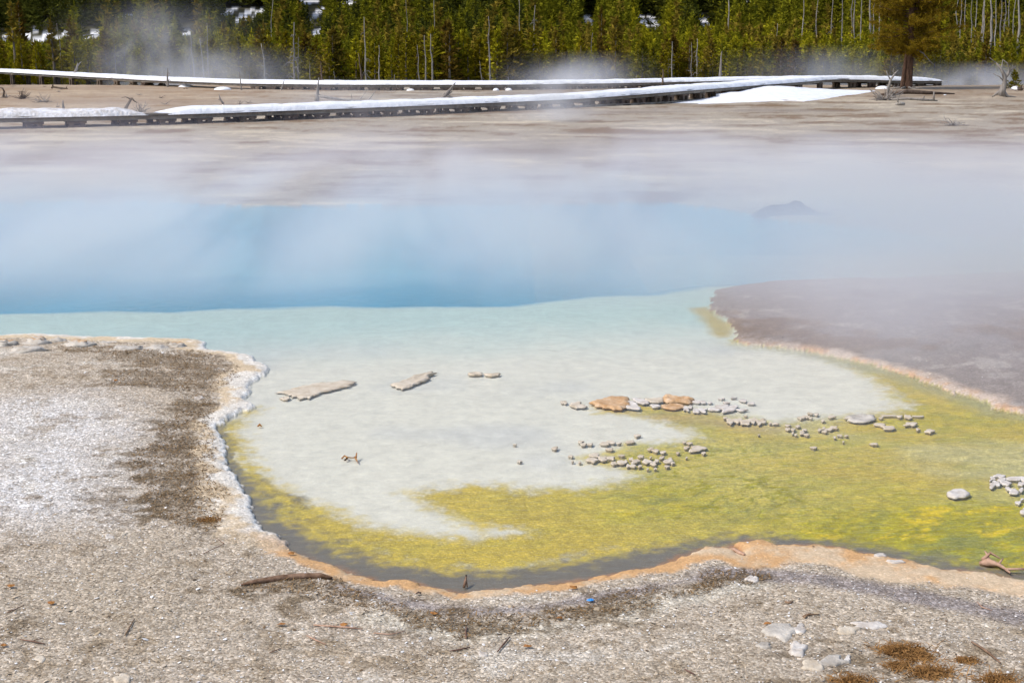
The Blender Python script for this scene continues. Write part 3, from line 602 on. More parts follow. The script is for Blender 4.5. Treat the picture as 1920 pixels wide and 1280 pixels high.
# stones lying on the dry shore
for q, (cx, cy_, w_, h_, lab, mt) in enumerate([
    (205,1006,20,8,'thin white flake of sinter lying on the gravel below the brown wrack', M_rockw), (232,1001,9,6,'small cream pebble right of the thin white flake', M_rock),
    (75,1235,20,12,'cream flat stone near the bottom left corner', M_rock), (1465,1183,60,30,'broad grey crusted slab on the lower right gravel', M_rockg), (1500,1180,26,16,'whitish lump on the right end of the grey slab', M_rockw),
    (1496,1218,34,26,'pale bluish white crust patch below the grey slab', M_rockw), (1524,1248,40,20,'pale cream slab left of the brown stone at the lower right', M_rock), (1560,1240,60,18,'flat brownish grey stone at the lower right', M_rockg),
    (1589,1236,14,12,'small round white stone at the right end of the brownish stone', M_rockw), (1630,1172,60,14,'white cracked crust in the dry hollow right of the slab', M_rockw), (1590,1182,44,14,'cream crust lying left of the white cracked crust', M_rock),
    (373,746,20,6,'thin white shell of crust on top of the brown wrack', M_rockw), (230,1272,36,16,'pale stone half cut by the bottom edge', M_rock), (905,1226,18,9,'white flake right of the short stick', M_rockw),
    (1432,1210,26,12,'dark grey knob left of the pale crust patch', M_rockg), (1410,1085,22,12,'white crust scab beside the orange margin', M_rockw), (1650,1040,26,5,'thin white lip of crust at the orange margin', M_rockw), (1680,1052,34,5,'second thin white lip of crust along the orange margin', M_rockw)]):
    x, y = gp(cx, cy_, 0.06); z = H(x, y)
    stn = stone_mesh(ell(cx, cy_, w_, h_, 900 + q, z), 0.003 + h_ * 0.00024, 0, mt, flat=0.9, seed=900 + q, zb=-0.02)
    stn.location.z = z; tag(stn, lab, 'stone')
# knobbly lumps on the far rim of the left shore
for q, (cx, cy_, w_, h_, lab) in enumerate([
    (8,640,50,22,'grey lump with a rusty top cut by the left edge'), (52,652,66,22,'low grey lump in front of the big domed one'), (70,636,50,24,'big domed grey lump with an orange cap'), (108,634,34,18,'rounded grey boulder right of the domed lump'),
    (150,642,56,20,'ribbed lump with an orange crest'), (240,650,70,14,'long low grey ledge of the rim'), (295,648,52,14,'pale ledge between the long ledge and the end knob'), (333,642,34,20,'round end knob with orange cap at the tip of the rim'), (200,638,50,10,'flat cream hump behind the long ledge')]):
    bm_v = []; bf = []; nu, nv = 20, 9; x, y = gp(cx, cy_ + h_ * 0.35, 0.03); sx = w_ / F * (y + 0.5) / 2; zt = h_ / F * y * 0.9
    for i in range(nv):
        th = i / (nv - 1) * math.pi / 2
        for j in range(nu):
            a = 2 * math.pi * j / nu; dx, dy, dz = math.cos(a) * math.cos(th), math.sin(a) * math.cos(th), math.sin(th)
            r_ = 1 + 0.55 * float(fbm(np.array(dx * 2.6 + q * 5.1), np.array(dy * 2.6 + dz * 2.3), 400 + q, 5, 0.6))
            bm_v.append((dx * sx * r_, dy * sx * 0.75 * r_, dz * zt * 0.62 * r_ - 0.012))
    for i in range(nv - 1):
        for j in range(nu): bf.append((i * nu + j, i * nu + (j + 1) % nu, (i + 1) * nu + (j + 1) % nu, (i + 1) * nu + j))
    l_ = mk('sinter_lump', np.array(bm_v), bf, M_rockg, smooth=True, loc=(x, y, max(0.0, H(x, y)) - 0.004)); tag(l_, lab, 'rock', 'knobbly lumps on the left rim')
    capv = [(v_[0] * 0.98, v_[1] * 0.98 + sx * 0.1, v_[2] + 0.0025) for v_ in bm_v[5 * nu:]]
    if 'orange' in lab or 'rusty' in lab:
        cf = []
        for i in range(nv - 6):
            for j in range(nu): cf.append((i * nu + j, i * nu + (j + 1) % nu, (i + 1) * nu + (j + 1) % nu, (i + 1) * nu + j))
        mk('lichen_cap', np.array(capv), cf, M_rocko, l_, True)
# the dark outcrop half lost in the steam
x, y = gp(1490, 404); v_ = []; f_ = []; nu, nv = 44, 14
for i in range(nv):
    for j in range(nu):
        u_ = j / (nu - 1) * 2 - 1; w_ = i / (nv - 1) * 2 - 1
        e = max(0, 1 - u_ * u_) * max(0, 1 - w_ * w_); hh = (e ** 0.6) * (0.16 if u_ < 0.1 else 0.16 - 0.10 * min(1, (u_ - 0.1) / 0.4))
        hh *= 1 + 0.5 * float(fbm(np.array(u_ * 3), np.array(w_ * 2), 444, 4))
        v_.append((u_ * 0.55, w_ * 0.13, hh - 0.02))
for i in range(nv - 1):
    for j in range(nu - 1): f_.append((i * nu + j, i * nu + j + 1, (i + 1) * nu + j + 1, (i + 1) * nu + j))
tag(mk('rock_outcrop', np.array(v_), f_, M_darkrock, smooth=True, loc=(x, y - 0.1, 0.02)), 'long dark rock outcrop seen through steam on the far shore', 'rock')

# ------------------------------------------------------------------ boardwalks
def resample(P, step):
    P = np.array(P, float); L = np.r_[0, np.cumsum(np.hypot(*np.diff(P[:, :2], axis=0).T))]
    n = int(L[-1] / step) + 1; t_ = np.linspace(0, L[-1], n)
    return np.stack([np.interp(t_, L, P[:, k]) for k in range(P.shape[1])], 1), t_
def smoothp(Q, k=9):
    W = np.ones(k) / k; out = Q.copy()
    for c in range(Q.shape[1]):
        m0 = k // 2; e = np.r_[2 * Q[0, c] - Q[m0:0:-1, c], Q[:, c], 2 * Q[-1, c] - Q[-2:-m0 - 2:-1, c]]; out[:, c] = np.convolve(e, W, 'valid')
    return out
def frames(Q):
    T_ = np.gradient(Q[:, :2], axis=0); T_ /= np.hypot(T_[:, 0], T_[:, 1])[:, None] + 1e-9
    return T_, np.stack([T_[:, 1], -T_[:, 0]], 1)          # tangent, side (towards the camera when running left to right)
def ribbon(Q, Nn, o0, o1, z0, z1):
    """closed bar along the path between side offsets o0..o1 and heights z0..z1 above Q.z"""
    n = len(Q); v = []
    for k in range(n):
        for o_, z_ in ((o0, z0), (o1, z0), (o1, z1), (o0, z1)):
            v.append((Q[k, 0] + Nn[k, 0] * o_, Q[k, 1] + Nn[k, 1] * o_, Q[k, 2] + z_))
    f = [(0, 1, 2, 3), tuple(4 * (n - 1) + i for i in (3, 2, 1, 0))]
    for k in range(n - 1):
        for i in range(4):
            j = (i + 1) % 4; f.append((4 * k + i, 4 * k + 4 + i, 4 * k + 4 + j, 4 * k + j))
    return v, f
def boardwalk(P, wid, label, sup, low=None):
    """P: x, y of the near foot line, z of the deck top"""
    Q, t_ = resample(P, 0.25); Q = smoothp(Q, 11); Tn, Nn = frames(Q)
    root = empty('boardwalk', (0, 0, 0)); tag(root, label, 'boardwalk')
    # planks
    mb = MB(); Qp, _ = resample(Q, 0.145); Tp, Np = frames(Qp)
    for k in range(len(Qp) - 1):
        c = (Qp[k] + Qp[k + 1]) / 2; a = math.atan2(Np[k, 1], Np[k, 0])
        mb.box((c[0] - Np[k, 0] * wid / 2, c[1] - Np[k, 1] * wid / 2, c[2] - 0.02), (wid + random.uniform(-0.01, 0.02), 0.134, 0.04), a)
    mb.build('deck', M_deck, root)
    for o_ in (-0.06, -wid + 0.06):
        v, f = ribbon(Q, Nn, o_ - 0.03, o_ + 0.03, -0.115, -0.041); mk('side_beam', np.array(v), f, M_beam, root)
    v, f = ribbon(Q, Nn, -0.035, 0.02, 0.001, 0.03); mk('kerb_rail', np.array(v), f, M_beam, root)
    for s0 in sup:
        k = min(range(len(t_)), key=lambda i: abs(t_[i] - s0)); p = Q[k]; n_2 = Nn[k]; a = math.atan2(Tn[k, 1], Tn[k, 0])
        x0, y0 = p[0] - n_2[0] * 0.06, p[1] - n_2[1] * 0.06; zg = H(x0, y0) - 0.02; top = p[2] - 0.116
        s = MB()
        if top - zg < 0.03: continue
        for side in (0.0, wid - 0.12):
            bx_, by_ = x0 - n_2[0] * side, y0 - n_2[1] * side
            hgt = top - zg
            s.box((bx_, by_, top - 0.028), (0.46, 0.14, 0.055), a)
            for dx in (-0.13, 0.13): s.box((bx_ + Tn[k, 0] * dx, by_ + Tn[k, 1] * dx, zg + (hgt - 0.055) / 2), (0.13, 0.13, hgt - 0.056), a)
            s.box((bx_, by_, zg + 0.025), (0.40, 0.20, 0.06), a)
        s.box((x0 - n_2[0] * (wid / 2 - .06), y0 - n_2[1] * (wid / 2 - .06), top - 0.03), (wid - 0.10, 0.09, 0.05), a + math.pi / 2)
        s.build('support', M_darkwood if s0 % 2 else M_beam, root)
    if low:
        i0, i1 = [min(range(len(t_)), key=lambda i: abs(t_[i] - q)) for q in low]
        q2 = Q[i0:i1].copy(); q2[:, 2] = [H(a_, b_) for a_, b_ in q2[:, :2]]
        v, f = ribbon(q2, Nn[i0:i1], -0.02, 0.04, 0.0, 0.06); mk('sill_log', np.array(v), f, M_beam, root)
    return root, Q, t_, Nn
def snow_strip(Q, t_, Nn, a, b, wid, th, label, mat, seed, ragged=0.25):
    idx = [i for i in range(len(t_)) if a <= t_[i] <= b]; q, tt = resample(Q[idx], 0.09); _, nn = frames(q)
    n = len(q); m_ = 15; V = np.zeros((n, m_, 3)); L = tt[-1]
    for k in range(n):
        e = min(1, tt[k] / 0.9) ** 0.5 * min(1, (L - tt[k]) / 0.9) ** 0.5
        e = max(e, 0.03)
        for j in range(m_):
            s = j / (m_ - 1); o_ = (0.05 + 0.03 * float(fbm(np.array(tt[k] * 2.2), np.array(s), seed + 3, 3))) - s * (wid + 0.1)
            sh = math.sin(math.pi * min(1, max(0, s))) ** 0.28
            hh = th * e * sh * (1 + ragged * float(fbm(np.array(tt[k] * 1.6), np.array(s * 2.0), seed, 4)))
            if j == 0 or j == m_ - 1: hh = -0.01
            V[k, j] = (q[k, 0] + nn[k, 0] * o_, q[k, 1] + nn[k, 1] * o_, q[k, 2] + 0.058 * (1 if 0 < j < 4 else 0) * 0 + 0.004 + hh)
    i_ = (np.arange(n - 1)[:, None] * m_ + np.arange(m_ - 1)[None]).ravel()
    f = np.stack([i_, i_ + 1, i_ + m_ + 1, i_ + m_], 1)
    f = [tuple(r_) for r_ in f] + [tuple(range(m_))] + [tuple((n - 1) * m_ + j for j in range(m_))[::-1]]
    return tag(mk('snow_strip', V.reshape(-1, 3), f, mat, smooth=True), label, 'snow', 'snow lying along the boardwalks')
def bp(px, py, ztop): x, y = gp(px, py, 0.03); return (x, y, ztop + 0.035)
near = [bp(-700, 268, .27), bp(-300, 252, .27), bp(0, 243, .27), bp(235, 238, .27), bp(400, 232, .26), bp(640, 222, .26), bp(860, 213, .27), bp(1080, 203, .28), bp(1200, 197, .34), bp(1280, 192, .38), bp(1400, 182, .40), bp(1500, 173, .40), bp(1560, 167, .41), bp(1610, 165, .36), bp(1700, 163, .26), bp(1766, 161, .22)]
_q, _t = resample(near, 0.25)
def s_at(px, t_=None, Q=None):
    best = min(range(len(Q)), key=lambda i: abs(960 + Q[i, 0] * F / (Q[i, 1] * math.cos(PITCH) + (CH - Q[i, 2]) * math.sin(PITCH)) - px)); return t_[best]
sup = [s_at(px, _t, _q) for px in (-560, -400, -240, -90, 68, 152, 236, 317, 392, 470, 548, 612, 672, 740, 798, 865, 930, 1000, 1060, 1110, 1142, 1172, 1205, 1232, 1262, 1290, 1315, 1345, 1372, 1400, 1430, 1465, 1500, 1540, 1600, 1640, 1680, 1730, 1760)]
W1 = 1.0
bw, Q1, t1, N1 = boardwalk(near, W1, 'low wooden boardwalk under thick snow crossing the middle distance', sup, (s_at(1090, _t, _q), s_at(1370, _t, _q)))
snow_strip(Q1, t1, N1, 0, s_at(272, t1, Q1), W1, 0.16, 'lumpy trodden snow on the left end of the nearer boardwalk', M_oldsnow, 11, 0.6)
snow_strip(Q1, t1, N1, s_at(322, t1, Q1), s_at(1768, t1, Q1), W1, 0.16, 'long unbroken snow bank on the nearer boardwalk, thickening to the right', M_snow, 12, 0.22)
far_ = [bp(-700, 124, .27), bp(-250, 138, .27), bp(0, 144, .27), bp(140, 153, .27), bp(290, 162, .26), bp(450, 168, .25), bp(640, 170, .24), bp(960, 170, .24), bp(1150, 167, .24), bp(1280, 164, .24), bp(1450, 160, .24), bp(1560, 158, .24)]
_q, _t = resample(far_, 0.25)
sup = [s_at(px, _t, _q) for px in list(range(-200, 200, 55)) + [216, 244, 268] + list(range(480, 1500, 27))]
bw2, Q2, t2, N2 = boardwalk(far_, 1.0, 'distant snow topped boardwalk running along the foot of the forest', sup)
snow_strip(Q2, t2, N2, 0, 999, 1.0, 0.15, 'thin even line of snow on the distant boardwalk', M_snow, 13, 0.15)
# snow drift against the boardwalk
fr_ = GP([(1312,194),(1350,193),(1400,191),(1440,190),(1470,189),(1510,190),(1545,185),(1580,180),(1610,176),(1645,170)], 0.05)
hs = [.0, .01, .03, .07, .12, .19, .26, .32, .20, .02]
Fq, ft = resample(np.c_[fr_, hs], 0.12); n = len(Fq); m_ = 14; V = np.zeros((n, m_, 3))
for k in range(n):
    x0, y0, h0 = Fq[k]
    d_ = np.hypot(Q1[:, 0] - x0, Q1[:, 1] - y0); kk = int(np.argmin(d_)); xb, yb = Q1[kk, 0] + N1[kk, 0] * 0.05, Q1[kk, 1] + N1[kk, 1] * 0.05
    for j in range(m_):
        s = j / (m_ - 1); x = x0 + (xb - x0) * s; y = y0 + (yb - y0) * s
        V[k, j] = (x, y, H(x, y) - 0.01 + (0 if j == 0 else (0.025 + h0 * (s ** 0.8)) * (1 + 0.22 * float(fbm(np.array(x * 0.9), np.array(y * 0.7), 77, 3)))))
i_ = (np.arange(n - 1)[:, None] * m_ + np.arange(m_ - 1)[None]).ravel()
tag(mk('snow_drift', V.reshape(-1, 3), np.stack([i_, i_ + 1, i_ + m_ + 1, i_ + m_], 1), M_snow, smooth=True), 'smooth white snow drift banked against the nearer boardwalk', 'snow')
for q, (cx, cy_, w_, h_, lab) in enumerate([(770,168,16,4,'low snow clump under the distant boardwalk, leftmost of three'), (930,168,12,5,'rounded snow clump under the distant boardwalk, middle one'), (954,168,13,5,'rounded snow clump under the distant boardwalk, right of the middle one'),
     (350,161,30,5,'flat snow remnant behind the steam below the distant boardwalk'), (418,166,34,6,'lumpy snow remnant in front of the distant boardwalk at left'), (1655,164,26,6,'snow scrap left of the pine trunk under the root tangle'), (1903,165,16,6,'snow scrap by the dead tree at the right edge'), (1772,177,5,3,'tiny snow crumb on the flat right of the pine')]):
    x, y = gp(cx, cy_ + h_ / 2, 0.03); sx = w_ / 2 / F * y; v_ = []; f_ = []
    for i in range(6):
        th = i / 5 * math.pi / 2
        for j in range(16):
            a = j / 16 * 6.283; r_ = 1 + 0.3 * float(fbm(np.array(math.cos(a) * 1.5 + q), np.array(math.sin(a) * 1.5), 500 + q, 3))
            v_.append((math.cos(a) * math.cos(th) * sx * r_, math.sin(a) * math.cos(th) * sx * 0.8 * r_, math.sin(th) * h_ / F * y - 0.01))
    for i in range(5):
        for j in range(16): f_.append((i * 16 + j, i * 16 + (j + 1) % 16, (i + 1) * 16 + (j + 1) % 16, (i + 1) * 16 + j))
    tag(mk('snow_clump', np.array(v_), f_, M_snow, smooth=True, loc=(x, y, H(x, y))), lab, 'snow')

# ------------------------------------------------------------------ conifers
def conifer(seed, h, rad, nb, leaf, bare=0.06, nl=7, up=0.25, power=0.8, sparse=0.0):
    """crown: many needle sprays on whorled branches; returns quads"""
    r = np.random.default_rng(seed); V = []; n = 0
    for k in range(nb):
        tt = bare + (1 - bare) * ((k + r.random()) / nb)
        if r.random() < sparse: continue
        az = r.uniform(0, 6.283); L = rad * ((1 - tt) ** power) * r.uniform(0.55, 1.15) + 0.04 * rad
        if tt > 0.93: L *= 0.8
        base = np.array([0, 0, tt * h]); dirv = np.array([math.cos(az), math.sin(az), up + r.uniform(-0.2, 0.25) - 0.25 * (1 - tt)])
        m_ = max(2, int(nl * (0.4 + L / rad)))
        for i in range(m_):
            s = (i + r.random()) / m_; p = base + dirv * L * (0.15 + 0.85 * s) + r.normal(0, 0.05, 3) * L
            d = dirv * 0.6 + r.normal(0, 0.45, 3) + np.array([0, 0, 0.45]); d /= np.linalg.norm(d)
            q = np.cross(d, r.normal(0, 1, 3)); q /= np.linalg.norm(q)
            l_ = leaf * r.uniform(0.6, 1.3) ; w_ = l_ * r.uniform(0.28, 0.5)
            V.append([p - d * l_ * 0.3, p + q * w_ * 0.6 + d * l_ * 0.15, p + d * l_ * 0.9, p - q * w_ * 0.6 + d * l_ * 0.1])
    for i in range(3):   # leader shoot
        p = np.array([0, 0, h * (0.97 + 0.02 * i)]); q = np.array([math.cos(i * 2.1), math.sin(i * 2.1), 0]); V.append([p, p + q * leaf * 0.15 + [0, 0, leaf * .5], p + [0, 0, leaf * 1.3], p - q * leaf * 0.15 + [0, 0, leaf * .5]])
    V = np.array(V); F_ = np.arange(len(V) * 4).reshape(-1, 4)
    return V.reshape(-1, 3), F_
protos = []
specs = [(1, 1, .25, 120, .055, .04, 9, 0), (2, 1, .21, 130, .05, .05, 9, 0), (3, 1, .29, 120, .06, .04, 9, 0), (4, 1, .19, 115, .05, .08, 9, 0), (5, 1, .26, 90, .06, .15, 9, .12), (6, 1, .16, 125, .045, .10, 8, 0)]
for si, (sd1, h, rad, nb, leaf, bare, nl, sp) in enumerate(specs):
    v, f = conifer(sd1, h, rad, nb, leaf, bare, nl, sparse=sp)
    for mi in range(4):
        me_o = mk('crown', v, f, M_leaf[mi]); protos.append((si, mi, me_o.data)); bpy.data.objects.remove(me_o)
tb = MB(); tb.tube([(0, 0, -0.03), (0.004, 0, 0.3), (-0.003, 0.003, 0.65), (0, 0, 0.97)], [.018, .014, .008, .002], 6)
tm = tb.build('trunk', M_trunk); trunk_me = tm.data; bpy.data.objects.remove(tm)
def pmesh(si, mi): return next(q[2] for q in protos if q[0] == si and q[1] == mi)
def tree_at(x, y, z, h, si, mi, label, group, wide=1.0, cat='tree', name='pine_tree'):
    root = empty(name, (x, y, z), random.uniform(0, 6.28)); root.scale = (h * wide, h * wide, h)
    tag(root, label, cat, group)
    c = bpy.data.objects.new('crown', pmesh(si, mi)); col.objects.link(c); c.parent = root
    t_ = bpy.data.objects.new('trunk', trunk_me); col.objects.link(t_); t_.parent = root
    return root
def pix(x, y, z):
    dep = y * math.cos(PITCH) + (CH - z) * math.sin(PITCH); return 960 + x * F / dep, 640 + F * ((CH - z) * math.cos(PITCH) - y * math.sin(PITCH)) / dep
# openings where lying snow shows between the trees (pixel boxes): keep crowns out of them
def limit(x, y, z, h, r):
    """tallest crown that still leaves the snow openings in view"""
    u0, v0 = pix(x - r, y, z + h); u1, v1 = pix(x + r, y, z)
    for a, b, c, d in gaps:
        if u0 < c - 1 and u1 > a + 1 and v0 < d - 2 and v1 > b + 2:
            dep = y * math.cos(PITCH) + (CH - z) * math.sin(PITCH)
            h = min(h, (v1 - d + 2) * dep / F)
    return h
cand = []
tries = 0
while len(cand) < 7800:
    tries += 1
    if tries > 60000: break
    y = 82 + 100 * rng.random() ** 0.9; x = rng.uniform(-0.50, 0.50) * y
    dn = float(fbm(np.array(x * .06), np.array(y * .06), 611, 3))
    cand.append((x, y, dn, rng.random(), rng.random()))
cand.sort(key=lambda q: q[1])
xs = np.array([q[0] for q in cand]); ys = np.array([q[1] for q in cand]); zs, _ = HA(xs, ys)
zoneN = ['at the far left', 'at the left behind the steam', 'left of the middle', 'in the middle', 'right of the middle', 'just left of the big pine', 'at the far right']
fv = [[], [], [], []]; ff = [[], [], [], []]; cnt = [0, 0, 0, 0]; nthing = 0
lowp = [conifer(50 + k, 1, rr, 60, 0.072, 0.05, 6) for k, rr in enumerate((.22, .18, .25, .15))]
for k, (x, y, dn, r1, r2) in enumerate(cand):
    z = float(zs[k])
    deepf = (y - 82) / 100
    h = (1.7 + 1.6 * r1 * r1 + 0.8 * max(0, dn)) * (1 + 1.3 * max(0, deepf - 0.08))
    if x > 4 and deepf < .4: h *= 0.92
    if y > 140: h *= 1.35
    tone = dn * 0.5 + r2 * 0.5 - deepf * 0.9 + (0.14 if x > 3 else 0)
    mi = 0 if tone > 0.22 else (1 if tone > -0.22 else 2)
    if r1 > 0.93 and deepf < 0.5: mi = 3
    if any(((x - q[0]) / q[2]) ** 2 + ((y - q[1]) / q[3]) ** 2 < 1.1 for q in SNOWP): continue
    h = limit(x, y, z, h, h * 0.13)
    if h < 0.5: continue
    u_, v_ = pix(x, y, z + h)
    if nthing < 285 and -30 < u_ < 1950 and y < 96:
        zi = min(6, max(0, int(u_ / 1920 * 7)))
        kind = ['bright young pine', 'olive young pine', 'dark green pine', 'ochre young pine'][mi]
        row = 'at the forest edge' if y < 90 else 'behind the forest edge'
        tree_at(x, y, z, h, int(r2 * 5.99), mi, f'{kind} {row} {zoneN[zi]}', 'young pines along the forest edge', 1.05 + 0.35 * r1)
        nthing += 1
    else:
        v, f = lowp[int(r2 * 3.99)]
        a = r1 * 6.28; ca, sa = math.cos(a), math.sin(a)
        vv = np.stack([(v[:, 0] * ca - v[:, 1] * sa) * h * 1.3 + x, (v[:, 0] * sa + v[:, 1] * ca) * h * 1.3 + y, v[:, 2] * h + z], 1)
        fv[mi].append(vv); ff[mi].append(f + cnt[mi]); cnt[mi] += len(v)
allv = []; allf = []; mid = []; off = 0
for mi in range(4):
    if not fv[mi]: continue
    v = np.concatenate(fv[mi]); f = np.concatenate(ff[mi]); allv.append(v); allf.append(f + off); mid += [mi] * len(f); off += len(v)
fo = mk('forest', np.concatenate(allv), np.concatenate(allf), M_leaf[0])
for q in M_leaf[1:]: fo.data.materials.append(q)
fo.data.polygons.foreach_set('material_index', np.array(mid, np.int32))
tag(fo, 'dense conifer forest climbing the slope behind the first ranks', 'forest', kind='stuff')
# a few distinct live trees
def live(px, ytop, d, wide, si, mi, label, ybase=None):
    x, zt = at(px, ytop, d); z = H(x, d); return tree_at(x, d, z, zt - z, si, mi, label, None, wide)
live(945, 62, 84, 1.25, 4, 2, 'dark shaggy pine with grey dead lower limbs just right of the tall bare pole')
live(1155, 35, 83, 1.0, 2, 3, 'tall ragged olive brown pine standing before the snow gap')
live(1128, 20, 86, 0.6, 4, 3, 'thin tall ochre crowned pine left of the ragged brown one')
live(1205, 82, 82, 1.5, 2, 1, 'round dark low pine near the boardwalk right of the puff of steam')
live(1012, 75, 83, 1.0, 0, 0, 'bright bushy pine under the bleached bare tree top')
live(1466, 72, 84, 1.2, 1, 3, 'reddish ochre young pine at the right behind the drift')
live(250, 100, 80, 0.9, 1, 0, 'small bright conical pine standing alone in front of the left steam')
live(130, 36, 88, 0.9, 1, 3, 'tall brownish spire tree left of the rising steam')
live(617, 103, 82, 1.0, 0, 0, 'small bright green pine right of the bushy grey snag')
def polepine(px, ytop, ybase_d, label, frac=0.45, mi=3):
    d = ybase_d; x, zt = at(px, ytop, d); z = H(x, d); h = zt - z
    root = empty('pine_tree', (x, d, z)); tag(root, label, 'tree')
    MB().tube([(0, 0, -.1), (.03, 0, h * .4), (-.02, 0, h * .8), (0, 0, h * .98)], [.085, .07, .04, .012], 7).build('trunk', M_trunk, root)
    v, f = conifer(int(px) + 5, h, .17 * h, 60, .3, 1 - frac, 6); mk('crown', v, f, M_leaf[mi], root)
polepine(20, 8, 86, 'tall thin pine with long bare stem at the far left edge')
polepine(34, 6, 87, 'second tall bare stemmed pine just right of the far left one')
polepine(95, 42, 86, 'shorter bare stemmed pine, third from the left edge', 0.6)

# ------------------------------------------------------------------ dead trees
def snag(px, yb, yt, d, label, lean=0, wd=0.05, nbr=0, brl=0.3, mat=None, group=None, vis=True, curve=0.0):
    """bare trunk whose top shows at px+lean, yt"""
    mat = mat or M_dead
    x, zt = at(px + lean, yt, d); xb, _ = at(px, yb, d); z = H(xb, d); h = max(0.3, zt - z)
    root = empty('dead_tree', (xb, d, z)); tag(root, label, 'dead tree', group)
    dx = x - xb; r = random.Random(int(px * 7 + yt)); pts = []; rad = []
    for k in range(8):
        s = k / 7; pts.append((dx * s + curve * math.sin(s * 3.14) + r.uniform(-1, 1) * 0.012 * h, r.uniform(-1, 1) * 0.01 * h, h * s - 0.08 * (k == 0))); rad.append(wd * (1.05 - 0.8 * s))
    MB().tube(pts, rad, 7).build('trunk', mat, root, True)
    for b_ in range(nbr):
        s = r.uniform(0.12, 0.85); k = int(s * 7); p = Vector(pts[k]).lerp(Vector(pts[k + 1]), s * 7 - k); az = r.uniform(0, 6.28); L = brl * (1.15 - s) * r.uniform(0.5, 1.2)
        dv = Vector((math.cos(az), math.sin(az) * 0.7, r.uniform(-0.15, 0.35))); sag = -0.5 if brl > 0.4 else r.uniform(-.5, .2)
        bpnt = [p, p + dv * L * 0.5 + Vector((0, 0, 0.05 * L)), p + dv * L + Vector((0, 0, sag * L))]
        mb = MB(); mb.tube(bpnt, [wd * .32, wd * .22, wd * .08], 4)
        for q in range(2):
            b0 = bpnt[1].lerp(bpnt[2], r.random()); mb.tube([b0, b0 + Vector((r.uniform(-.3, .3) * L, r.uniform(-.2, .2) * L, r.uniform(-.4, .25) * L))], [wd * .12, wd * .05], 3)
        mb.build('branch', mat, root)
    return root
snag(551,154,42,79,'tall bushy dead pine with drooping grey branches left of the middle',0,.075,26,.85)
snag(559,132,70,81,'slim dead stem right behind the bushy dead pine',0,.03,6,.4)
snag(687,158,32,80,'tall pale curved pole with a few short twigs left of the middle',-3,.055,8,.5)
snag(677,168,100,62,'dark crooked snag standing against the distant boardwalk',-6,.05,4,.35,M_darkwood,curve=.06)
snag(711,158,85,80,'grey snag with stubby branches right of the tall curved pole',0,.055,8,.35)
snag(786,158,85,79,'bare leaning pole, leftmost of the three poles in a row',-3,.04,2,.2)
snag(799,158,66,79,'bare pole, middle of the three poles in a row',-3,.055,3,.2)
snag(812,160,64,79,'bare pole, right of the three poles in a row',-5,.06,6,.25)
snag(918,158,31,78,'tallest straight bare pole in the middle of the forest edge',-2,.06,9,.25)
snag(1002,98,10,86,'tall bleached tree top with short flat branches above the bright pine',0,.07,22,.75)
snag(1262,132,78,82,'thin grey snag behind the low round pine',-2,.05,14,.35)
snag(1298,122,80,83,'left one of two pale snags in the yellow green pines',-1,.05,9,.35)
snag(1307,140,73,83,'right one of two pale snags in the yellow green pines',0,.07,18,.45)
snag(1349,158,97,66,'stout broken grey pole behind the long snow bank',4,.085,1,.15)
snag(1243,166,130,60,'short dark stump pole in front of the distant boardwalk',0,.06,2,.25,M_darkwood)
snag(1193,156,140,79,'short pale stub behind the distant boardwalk',0,.04)
snag(604,168,116,61,'dark slim snag with a thick base in front of the distant boardwalk',-3,.055,3,.3,M_darkwood)
snag(581,156,120,78,'thin low snag between the bushy dead pine and the dark slim one',0,.03,2,.2)
snag(630,157,133,78,'short leaning stick behind the distant boardwalk',-4,.03,1,.2)
snag(494,152,82,80,'bent snag with tufted twigs in the left steam',-4,.055,14,.3,curve=.1)
snag(384,150,72,80,'leaning grey pole inside the rising steam, left one of a pair',-9,.05,4,.5)
snag(391,150,44,81,'leaning grey pole inside the rising steam, right one of a pair',-3,.045,3,.5)
snag(368,150,66,80,'long slanting bare pole left of the steam pair',-12,.05,4,.4)
snag(219,142,106,80,'short slanting bare pole at the left',-4,.035)
snag(305,157,124,78,'thin twiggy snag at the left edge of the steam',-2,.04,8,.3)
snag(314,160,128,64,'short broken snag in the fallen wood behind the steam',0,.06,5,.3)
snag(453,170,135,60,'small leaning stick at the end of the snow remnant',-4,.035,2,.2)
snag(527,166,150,60,'short leaning stub against the distant boardwalk, right of the steam',6,.035,1,.2)
snag(115,80,44,92,'slanting pale pole high in the trees at the left',-8,.04,3,.3)
snag(738,163,140,62,'small forked stick behind the middle of the distant boardwalk',2,.03,3,.4)
snag(906,140,115,80,'leaning dead stick left of the tallest pole',-7,.04,4,.3)
snag(953,157,144,78,'tiny pale stub right of the tallest pole',0,.04)
snag(1365,78,0,104,'very tall grey pole rising out of the picture right of the middle',2,.09,10,.3)
snag(813,52,-6,106,'thin pole at the top edge above the three poles',0,.05,3,.2)
snag(972,50,-6,106,'thin pale pole at the top edge right of the middle',2,.06,3,.2)
snag(503,38,-6,106,'slanting pole at the top edge left of the middle',8,.05)
snag(1453,78,44,98,'short leaning pole above the right pines',5,.05,3,.3)
snag(762,55,-4,106,'pair member pole at the top edge, left of the thin pole',0,.05,2,.2)
snag(1110,98,62,84,'slim bare stem beside the thin ochre pine',0,.04,4,.3)
